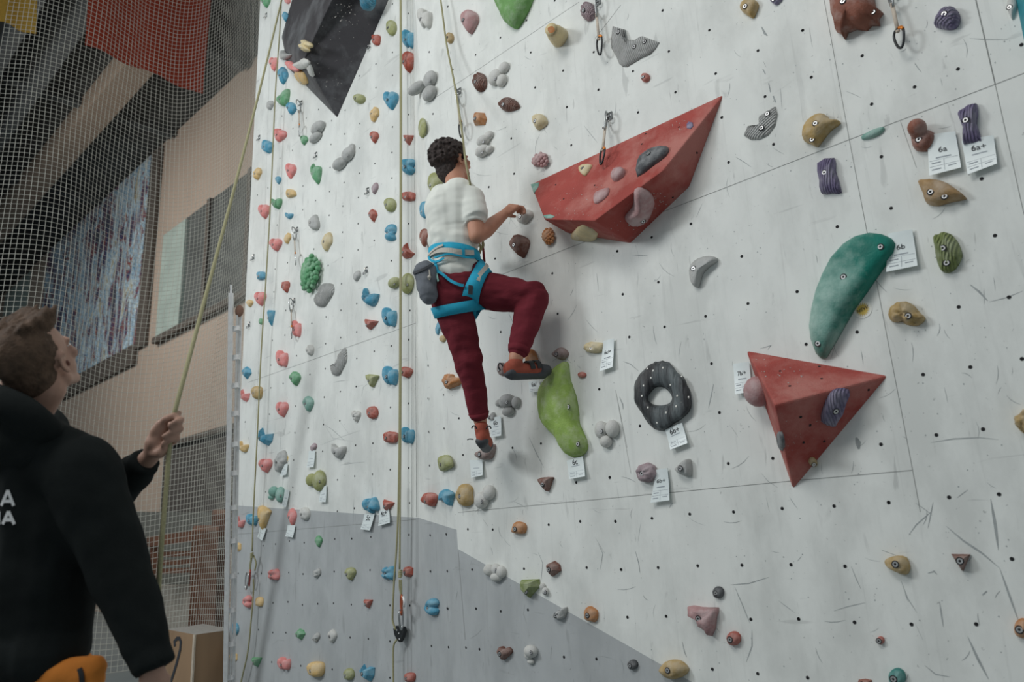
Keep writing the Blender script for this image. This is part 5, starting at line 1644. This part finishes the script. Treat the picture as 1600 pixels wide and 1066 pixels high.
# t-shirt
b = MB()
bl_ = W3(676, 318, -.5); 
b.cap(W3(716, 300, -.42), .075, W3(704, 312, -.45), .09)
b.cap(chest + Vector((.055, .0, .05)), .105, waist + Vector((.03, 0, .02)), .105)
b.cap(chest + Vector((-.06, .0, .05)), .105, waist + Vector((-.03, 0, .02)), .108)
b.cap(chest + Vector((0, -.03, .02)), .11, waist + Vector((0, -.02, .06)), .105)
b.cap(chest + Vector((.05, 0, .08)), .085, sh_r, .07)
b.cap(chest + Vector((-.06, 0, .06)), .08, sl, .065)
b.cap(sh_r, .068, W3(744, 344, -.435), .066, flat1=True)
b.cap(sh_r, .06, W3(742, 352, -.435), .058, flat1=True)
b.cap(sl, .065, sl + Vector((-.015, .07, -.11)), .06, flat1=True)
b.cap(waist + Vector((0, 0, .02)), .112, pel + Vector((-.03, -.02, .02)), .122)
b.cap(waist + Vector((0, 0, .02)), .112, pel + Vector((.0, -.015, .05)), .12)
b.cap(waist + Vector((.03, 0, 0)), .10, pel + Vector((.02, 0, .09)), .105)


def wr1(v):
    a_ = noise.noise(Vector((v.x * 5 + v.z * 6, v.y * 5, v.z * 16))) * .007 + noise.noise(Vector((v.x * 14, v.y * 14, v.z * 34))) * .003
    return a_ * (1.0 if v.z > waist.z + .12 else 1.6)


shirt, bvs = blob('t_shirt', b, .007, m_shirt, cl, 5, disp=wr1)

# trousers
b = MB()
b.cap(pel + Vector((.01, 0, -.03)), .12, W3(716, 458, -.43), .12); b.cap(W3(735, 428, -.38), .09, hip_r, .1)
b.cap(hip_r, .105, hip_r.lerp(kn_r, .55), .093); b.cap(hip_r.lerp(kn_r, .55), .093, kn_r, .078)
b.ell(W3(700, 452, -.47), .11)
b.cap(kn_r, .078, kn_r.lerp(an_r, .5), .068); b.cap(kn_r.lerp(an_r, .5), .068, kn_r.lerp(an_r, .86), .052); b.cap(kn_r.lerp(an_r, .84), .046, kn_r.lerp(an_r, .90), .044, flat1=True)
b.cap(hip_l, .11, kn_l, .070); b.cap(kn_l, .070, kn_l.lerp(an_l, .5), .06); b.cap(kn_l.lerp(an_l, .5), .063, kn_l.lerp(an_l, .84), .05); b.cap(kn_l.lerp(an_l, .84), .044, kn_l.lerp(an_l, .93), .042, flat1=True)


def wr2(v):
    d1 = (v - kn_r).length; d2 = (v - hip_r).length; k_ = .35 + 1.1 * math.exp(-(d1 / .14) ** 2) + .9 * math.exp(-(d2 / .16) ** 2) + .8 * math.exp(-((v - kn_l).length / .12) ** 2)
    return k_ * (noise.noise(Vector((v.x * 9 + v.z * 9, v.y * 7, v.z * 13 - v.x * 9))) * .012 + noise.noise(Vector((v.x * 20 + v.z * 14, v.y * 10, v.z * 26 - v.x * 14))) * .0065)


trous, bvt = blob('trousers', b, .007, m_trous, cl, 4, disp=wr2)


# shoes
def shoe(heel, toe, upv, w_, ankle, name='climbing_shoe'):
    f = (toe - heel).normalized(); upv = (upv - f * upv.dot(f)).normalized(); r = f.cross(upv)
    L = (toe - heel).length
    b_ = MB()
    b_.ell(heel + f * .03 + upv * .03, (w_ * .75, .042, .045), (r, f, upv))
    b_.cap(heel + f * .05 + upv * .025, w_ * .8, heel + f * L * .62 + upv * .02, w_ * .9)
    b_.cap(heel + f * L * .62 + upv * .02, w_ * .9, toe - f * .028 + upv * .012, .028)
    b_.cap(heel + f * .045 + upv * .04, w_ * .85, ankle, .036)
    o, bv = blob(name, b_, .005, m_shoe, cl, 3)
    b_ = MB()
    b_.ell(heel + f * .022 + upv * .012, (w_ * .82, .032, .026), (r, f, upv))
    b_.cap(heel + f * .03 + upv * .003, w_ * .62, toe - f * .05 - upv * .002, w_ * .7)
    b_.cap(toe - f * .055 + upv * .012, w_ * .88, toe - f * .024 + upv * .012, .031)
    blob('rubber_sole', b_, .005, m_rubber, o, 3)
    return o, bv, (r, f, upv)


heel = W3(792, 588, -.315); toe = W3(860, 582, -.075)
s1, bvs1, (r_, f_, u_) = shoe(heel, toe, Vector((-.1, -.1, 1)), .042, W3(806, 566, -.27))
m = MB()
for t in (.52, .68):
    c_ = heel + f_ * (toe - heel).length * t + u_ * .026
    pts = [c_ + r_ * math.cos(a_) * .043 + u_ * math.sin(a_) * .04 for a_ in [PI * i / 12 for i in range(-1, 14)]]
    for a_, b2 in zip(pts, pts[1:]): m.bar(a_, b2, .026, .004, up=(a_ - c_))
m.obj('velcro_strap', m_black, s1, False)
m = MB(); c_ = heel + u_ * .05 - f_ * .012
m.tube([c_ + u_ * math.sin(t) * .018 - f_ * (1 - math.cos(t)) * .012 for t in [i * .6 for i in range(8)]], .0035, 6); m.obj('pull_loop', m_black, s1)
heel = W3(752, 693, -.27); toe = W3(762, 700, -.10)
s2, _, (r_, f_, u_) = shoe(heel, toe, Vector((-.1, .25, 1)), .043, W3(752, 668, -.245))
m = MB()
for q in (-1, 1):
    c_ = heel + u_ * .07 + r_ * .025 * q
    m.tube([c_ + u_ * math.sin(t) * .016 + r_ * q * (1 - math.cos(t)) * .012 - f_ * .015 for t in [i * .6 for i in range(6)]], .0035, 6)
c_ = heel + u_ * .02 - r_ * .04
m.tube([c_, c_ - r_ * .02 - f_ * .01, c_ - r_ * .03 - u_ * .004 - f_ * .01], .003, 6)
m.obj('pull_loop', m_black, s2)


# harness : bands laid on the clothes
def ribbon(name, pts, wd, m_, parent, bvs_, off=.004, th=.004, closed=False, k=6):
    """webbing lying on the clothes, through image points"""
    L = smoothpath([Vector((a_, b_, 0)) for a_, b_ in pts], k)
    H = []
    for q in L:
        best = None
        for bv in bvs_:
            h_ = hit(q.x, q.y, bv)
            if h_ and (best is None or (h_[0] - O).length < (best[0] - O).length): best = h_
        if best: H.append(best)
    if len(H) < 2: return None
    ps = [h_[0] for h_ in H]; ns = [h_[1] for h_ in H]
    for _ in range(3):
        ps = [ps[0]] + [(ps[i - 1] + ps[i] * 2 + ps[i + 1]) / 4 for i in range(1, len(ps) - 1)] + [ps[-1]]
        ns = [ns[0]] + [((ns[i - 1] + ns[i] + ns[i + 1]) / 3).normalized() for i in range(1, len(ns) - 1)] + [ns[-1]]
    vs = []
    for i, (p, n_) in enumerate(zip(ps, ns)):
        t = (ps[min(i + 1, len(ps) - 1)] - ps[max(i - 1, 0)]).normalized()
        s_ = n_.cross(t).normalized() * wd / 2
        vs += [p + n_ * off - s_, p + n_ * off + s_, p + n_ * (off + th) + s_, p + n_ * (off + th) - s_]
    fs = []
    for i in range(len(ps) - 1):
        a_ = i * 4
        for j in range(4): fs.append((a_ + j, a_ + (j + 1) % 4, a_ + 4 + (j + 1) % 4, a_ + 4 + j))
    K = len(vs); fs += [(0, 3, 2, 1), (K - 4, K - 3, K - 2, K - 1)]
    return mesh(name, vs, fs, m_, parent, None, False)


CB = [bvs, bvt]
hn = MB()
# waist belt: a loop around the waist
bc = W3(709, 402, -.44)


def loopband(name, c, axis, wd, m_, parent, bvs_, off=.005, th=.005, rmax=.3, tilt=None):
    axis = axis.normalized(); u = axis.orthogonal().normalized(); v = axis.cross(u)
    vs = []; N_ = 40
    for i in range(N_):
        a_ = 2 * PI * i / N_; d_ = u * math.cos(a_) + v * math.sin(a_)
        rs = []
        for e in (-.5, .5):
            o_ = c + axis * e * wd
            best = 0
            for bv in bvs_:
                # march outward: last exit within rmax
                h_ = bv.ray_cast(o_ + d_ * rmax, -d_)
                if h_[0] is not None: best = max(best, rmax - h_[3])
            rs.append(best or .1)
        r0 = max(rs)
        vs += [(rs[0], -.5, d_), (rs[1], .5, d_)]
    # smooth radii
    R0 = [vs[2 * i][0] for i in range(N_)]; R1 = [vs[2 * i + 1][0] for i in range(N_)]
    for _ in range(2):
        R0 = [(R0[i - 1] + 2 * R0[i] + R0[(i + 1) % N_]) / 4 for i in range(N_)]
        R1 = [(R1[i - 1] + 2 * R1[i] + R1[(i + 1) % N_]) / 4 for i in range(N_)]
    out = []
    for i in range(N_):
        d_ = vs[2 * i][2]
        out += [c - axis * wd / 2 + d_ * (R0[i] + off), c + axis * wd / 2 + d_ * (R1[i] + off), c + axis * wd / 2 + d_ * (R1[i] + off + th), c - axis * wd / 2 + d_ * (R0[i] + off + th)]
    fs = []
    for i in range(N_):
        a_ = i * 4; b_ = ((i + 1) % N_) * 4
        for j in range(4): fs.append((a_ + j, a_ + (j + 1) % 4, b_ + (j + 1) % 4, b_ + j))
    return mesh(name, out, fs, m_, parent, None, True)


belt = loopband('waist_belt', bc, Vector((.12, .12, 1)), .055, m_blueweb, cl, [bvs], .004, .006, .22)
ribbon('belt_webbing', [(671, 404), (682, 395), (700, 393), (720, 394), (738, 396)], .026, m_greyweb, cl, [bvs], .013, .004)
ribbon('belt_webbing', [(669, 410), (673, 402), (684, 391), (695, 386)], .012, m_greyweb, cl, [bvs], .017, .004)
ribbon('gear_loop', [(684, 406), (700, 398), (712, 399), (725, 403), (737, 404)], .009, m_blueweb, cl, [bvs], .02, .006)
ribbon('belt_webbing', [(692, 408), (700, 403), (714, 397), (722, 395)], .02, m_greyweb, cl, [bvs], .018, .004)
ribbon('belt_loop', [(722, 386), (723, 400)], .014, m_blueweb, cl, [bvs], .02, .004)
ribbon('rear_strap', [(675, 403), (677, 409), (683, 412), (690, 410), (697, 404)], .012, m_blueweb, cl, [bvs], .016, .006)
ribbon('rear_strap', [(683, 412), (686, 424), (694, 433), (706, 441), (718, 446), (724, 447)], .014, m_blueweb, cl, CB, .012, .006)
ribbon('rear_strap', [(682, 412), (683, 424), (687, 440)], .008, mat('mint_webbing', (130, 168, 160), .8), cl, CB, .012, .004)
# leg loops
axr = (kn_r - hip_r).normalized()
loopband('leg_loop', hip_r.lerp(kn_r, .20), (axr + Vector((0, 0, -.18))), .068, m_blueweb, cl, [bvt], .004, .007, .17)
ribbon('leg_strap', [(745, 441), (750, 429), (757, 417)], .022, m_greyweb, cl, [bvt], .018, .004)
ribbon('leg_label', [(733, 447), (732, 460)], .026, m_rubber, cl, [bvt], .013, .003)
axl = (kn_l - hip_l).normalized()
loopband('cuff', kn_r.lerp(an_r, .87), an_r - kn_r, .03, m_trous, cl, [bvt], -.002, .006, .1)
loopband('cuff', kn_l.lerp(an_l, .89), an_l - kn_l, .03, m_trous, cl, [bvt], -.002, .006, .1)
loopband('leg_loop', hip_l.lerp(kn_l, .22), (axl + Vector((-.12, 0, 0))), .055, m_blueweb, cl, [bvt], .004, .007, .2)
# chalk bag
cb = empty('chalk_bag', W3(667, 440, -.62), 'grey chalk bag with a white cord toggle hanging at the climber\'s back', 'chalk bag')
b = MB()
ct = W3(665, 424, -.60); cbm = W3(670, 464, -.60)
b.cap(ct, .056, cbm, .040)
b.tube([ct + (ct - cbm).normalized() * .02, ct, cbm], [.05, .06, .046], 18)
bag, bvbag = blob('bag_body', b, .006, m_chalkbag, cb, 3, disp=lambda v: .006 * noise.noise(v * 22))
ribbon('rim', [(647, 427), (655, 424), (668, 418), (679, 411)], .012, m_rubber, cb, [bvbag], .003, .004)
ribbon('cord', [(670, 422), (671, 430), (671, 438), (670, 434)], .006, m_greyweb, cb, [bvbag], .004, .005)
m = MB(); h_ = hit(670.5, 434, bvbag)
if h_: m.ell(h_[0] + h_[1] * .008, .009); m.obj('toggle', m_greyweb, cb)

# the climber's rope, knot at the belt
rp = empty('climbing_rope', W3(720, 150, -.12), 'pale rope running from the top of the wall to the climber\'s harness', 'rope')
m = MB(); m.tube(smoothpath([W3(x, y, o_) for x, y, o_ in [(684, -30, -.06), (690, 10, -.07), (698, 70, -.08), (708, 120, -.13), (716, 165, -.22), (723, 215, -.36), (728, 255, -.47), (735, 290, -.45), (739, 330, -.36), (742, 375, -.30)]]), RR, 8)
m.obj('strand', m_rope, rp)
m = MB()
m.tube(smoothpath([W3(x, y, o_) for x, y, o_ in [(741, 372, -.30), (744, 388, -.30), (749, 402, -.31), (747, 408, -.32)]]), .007, 8)
m.tube(smoothpath([W3(x, y, o_) for x, y, o_ in [(753, 372, -.26), (755, 384, -.26), (750, 392, -.28), (745, 403, -.31)]]), .007, 8)
m.tube(smoothpath([W3(x, y, o_) for x, y, o_ in [(747, 378, -.27), (751, 386, -.27), (749, 396, -.29), (744, 390, -.3), (748, 382, -.29)]]), .0065, 8)
m.obj('knot', m_rope, rp)
m = MB(); m.bar(W3(754, 380, -.25), W3(757, 410, -.26), .012, .004); m.obj('belay_loop', mat('dark_red_webbing', (110, 40, 42), .8), rp)

# ------------------------------------------------------------------ belayer
bp_ = empty('person', atd(60, 1040, 2.1), 'belayer in a black hooded sweatshirt at the left, looking up and holding the rope', 'person')
A_ = atd
hc2 = A_(60, 562, 2.12)
fw2 = (RX * .15 + RU * .50 - RB * .86); fw2.normalize()
up2 = (Vector((0, 0, 1)) - fw2 * .3)
up2 = (RU * .95 - RX * .12 + RB * .35)
b = MB()
P2_, ax2 = headprims(b, hc2, fw2, up2, 1.0)
nb = A_(35, 660, 2.14)
b.cap(nb, .07, A_(38, 605, 2.13), .06)
b.cap(nb, .06, A_(72, 606, 2.12), .052)
b.cap(nb, .08, A_(10, 900, 2.15), .13); b.cap(A_(10, 900, 2.15), .13, A_(0, 1060, 2.15), .14)
shR = A_(128, 738, 2.06); elR = A_(186, 892, 2.03); wrR = A_(235, 1030, 1.98)
b.cap(nb, .06, shR, .05); b.cap(shR, .05, elR, .043); b.cap(elR, .043, wrR, .027)
shL = A_(-60, 745, 2.35); elL = A_(150, 800, 2.42); wrL = A_(238, 710, 2.27)
b.cap(nb, .06, shL, .05); b.cap(shL, .05, elL, .04); b.cap(elL, .04, wrL, .026)
# legs below the frame
for q in (-1, 1):
    hp = A_(0, 1060, 2.15) + RX * .1 * q; kk_ = Vector((hp.x, hp.y, FZ + .5)); b.cap(hp, .09, kk_, .06); b.cap(kk_, .06, Vector((hp.x, hp.y, FZ + .09)), .045); b.cap(Vector((hp.x, hp.y, FZ + .05)), .045, Vector((hp.x, hp.y, FZ + .045)) + fw2 * .2, .035)
# right hand hanging
k0_ = A_(243, 1062, 1.97)
b.cap(wrR, .027, k0_, .03)
for q, l_ in ((-.028, .9), (-.01, 1), (.01, .95), (.027, .8)):
    a_ = k0_ + RX * q * .9 - RB * q * .4
    finger(b, [a_, a_ + Vector((.0, .0, -.045)) * l_, a_ + Vector((-.004, .012, -.075)) * l_, a_ + Vector((-.01, .026, -.095)) * l_], .0105, .008)
finger(b, [wrR.lerp(k0_, .4), wrR.lerp(k0_, .9) - RX * .03, k0_ - RX * .035 - RU * .03], .014, .01)
# left hand closed on the rope
dh = 2.25
b.cap(wrL, .026, A_(243, 692, dh), .030)
for (x0_, y0_), (x1_, y1_) in (((240, 698), (250, 664)), ((247, 698), (256, 668)), ((236, 700), (244, 672))):
    b.cap(A_(x0_, y0_, dh), .019, A_(x1_, y1_, dh - .01), .015)
finger(b, [A_(243, 672, dh), A_(258, 656, dh - .02), A_(272, 650, dh - .01), A_(279, 646, dh + .02), A_(276, 650, dh + .045)], .0125, .0095)
finger(b, [A_(262, 664, dh + .03), A_(277, 662, dh + .01), A_(283, 656, dh - .01), A_(276, 659, dh - .03), A_(266, 665, dh - .034)], .0115, .0095)
finger(b, [A_(260, 676, dh + .03), A_(277, 674, dh + .01), A_(282, 670, dh - .01), A_(270, 675, dh - .03), A_(257, 682, dh - .034)], .0115, .009)
finger(b, [A_(256, 690, dh + .03), A_(272, 690, dh + .01), A_(277, 685, dh - .01), A_(266, 688, dh - .028), A_(255, 694, dh - .034)], .011, .0085)
finger(b, [A_(240, 706, dh), A_(250, 708, dh - .025), A_(257, 702, dh - .02), A_(262, 698, dh + .01)], .019, .012)
body2, bvb2 = blob('body', b, .0055, m_skin2, bp_, 3)
eyes(P2_, ax2, bp_)
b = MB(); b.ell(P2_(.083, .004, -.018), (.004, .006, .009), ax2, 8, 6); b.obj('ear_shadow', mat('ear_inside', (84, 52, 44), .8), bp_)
b = MB()
b.ell(P2_(0, -.026, .034), (.0795, .096, .088), ax2, 22, 16)
b.ell(P2_(0, -.05, -.02), (.070, .062, .07), ax2, 18, 12)
b.ell(P2_(0, .03, .092), (.066, .062, .032), ax2, 18, 10)
b.cap(P2_(-.04, .068, .108), .014, P2_(.045, .066, .105), .012)
rnd = random.Random(5)
for i in range(110):
    a_ = rnd.uniform(-.06, .06)
    p = P2_(a_, rnd.uniform(-.05, .068), .108 + rnd.uniform(0, .012))
    b.cap(p, .009, p + (ax2[1] * .016 + ax2[2] * .010), .004, n=6)
hair2, _ = blob('hair', b, .005, mat('short_brown_hair', (70, 55, 44), .85, nscale=40, var=.35, bump=.5, bscale=160), bp_, 1, disp=lambda v: .002 * noise.noise(v * 90))
m_hood = mat('black_cotton', (24, 27, 27), .95, nscale=8, var=.2, bump=.12, bscale=200, spec=.1)
b = MB()
b.cap(A_(-10, 740, 2.2), .15, A_(0, 960, 2.14), .155)
b.cap(A_(70, 735, 2.12), .125, A_(60, 960, 2.1), .135)
b.cap(A_(90, 800, 2.1), .11, A_(70, 985, 2.08), .12)
b.cap(A_(-60, 740, 2.25), .13, A_(-40, 1000, 2.2), .15)
b.cap(A_(20, 700, 2.16), .10, shR, .092)
b.cap(A_(60, 712, 2.12), .105, A_(130, 738, 2.07), .1); b.cap(A_(30, 690, 2.1), .09, A_(100, 715, 2.08), .085)
b.cap(A_(10, 720, 2.2), .12, shL, .10)
b.cap(shR, .098, elR, .082); b.cap(elR, .082, elR.lerp(wrR, .8), .062); b.cap(elR.lerp(wrR, .8), .055, A_(242, 1046, 1.97), .053, flat1=True)
b.cap(shL, .1, elL, .075); b.cap(elL, .078, elL.lerp(wrL, .72), .056); b.cap(elL.lerp(wrL, .72), .048, elL.lerp(wrL, .90), .046, flat1=True)
b.cap(A_(-10, 1000, 2.15), .15, A_(70, 1008, 2.06), .115)


def wr3(v): return noise.noise(Vector((v.x * 5, v.y * 5 + v.z * 3, v.z * 9))) * .009 + noise.noise(v * 22) * .003


hood, bvh_ = blob('hooded_sweatshirt', b, .009, m_hood, bp_, 5, disp=wr3)
b = MB()   # hood lying around the neck
hp_ = [A_(-50, 622, 2.1), A_(-10, 624, 2.02), A_(30, 642, 2.0), A_(62, 668, 2.02), A_(82, 682, 2.1), A_(86, 678, 2.2), A_(70, 655, 2.3), A_(20, 640, 2.32)]
hs = smoothpath(hp_, 4)
for a_, b2 in zip(hs, hs[1:]): b.cap(a_, .046, b2, .046, n=10)
b.cap(A_(0, 690, 2.05), .07, A_(50, 705, 2.05), .065); b.cap(A_(-30, 650, 2.06), .06, A_(30, 690, 2.04), .065); b.cap(A_(0, 640, 2.08), .06, A_(60, 690, 2.06), .055)
blob('hood', b, .008, m_hood, bp_, 5, disp=lambda v: noise.noise(v * 9) * .008)
m_white = mat('white_print', (196, 200, 198), .8, var=.02)
lt = MB()
for pts in [[(4, 790), (14, 766)], [(14, 766), (23, 790)], [(8, 783), (20, 783)], [(6, 819), (15, 799)], [(15, 799), (24, 819)], [(9, 812), (21, 812)], [(1, 799), (1, 819)]]:
    strip(lt, pts, .0085, .004, bvh=bvh_)
lt.obj('printed_letters', m_white, bp_, False)
# orange trousers and belt tab
m_or = mat('orange_fabric', (172, 104, 40), .85, nscale=10, var=.15, bump=.15, bscale=60)
b = MB()
b.cap(A_(-20, 1062, 2.15), .15, A_(86, 1066, 2.06), .10)
b.cap(A_(60, 1078, 2.02), .07, A_(138, 1056, 2.0), .045); b.cap(A_(90, 1062, 2.0), .05, A_(150, 1042, 2.0), .03)
hp = A_(0, 1120, 2.15)
for q in (-1, 1):
    h1 = hp + RX * .1 * q; b.cap(h1, .12, Vector((h1.x, h1.y, FZ + .5)), .09); b.cap(Vector((h1.x, h1.y, FZ + .5)), .09, Vector((h1.x, h1.y, FZ + .12)), .07, flat1=True)
_, bvo = blob('orange_trousers', b, .009, m_or, bp_, 3, disp=lambda v: noise.noise(Vector((v.x * 8, v.y * 8, v.z * 30))) * .01)
ribbon('belt_tab', [(126, 1045), (129, 1056), (130, 1070)], .012, m_black, bp_, [bvo, bvh_], .004, .005)
# belayer's rope
rp = empty('climbing_rope', A_(272, 640, 2.25), 'pale rope held by the belayer, rising diagonally to the top of the wall', 'rope')
tp = at(447, -30, YB - .2)
pt = A_(274, 640, 2.245)
m = MB(); m.tube([pt.lerp(tp, i / 30) + Vector((0, 0, -.06 * math.sin(PI * i / 30))) for i in range(31)][::-1] + smoothpath([A_(270, 655, 2.245), A_(267, 680, 2.24), A_(264, 705, 2.23), A_(260, 760, 2.2), A_(254, 830, 2.15), A_(249, 900, 2.12), A_(246, 945, 2.1), A_(236, 985, 2.1)], 4), .0068, 10)
m.obj('strand', m_rope, rp)
print('holds', COUNT[0], 'objects', len(C.objects))
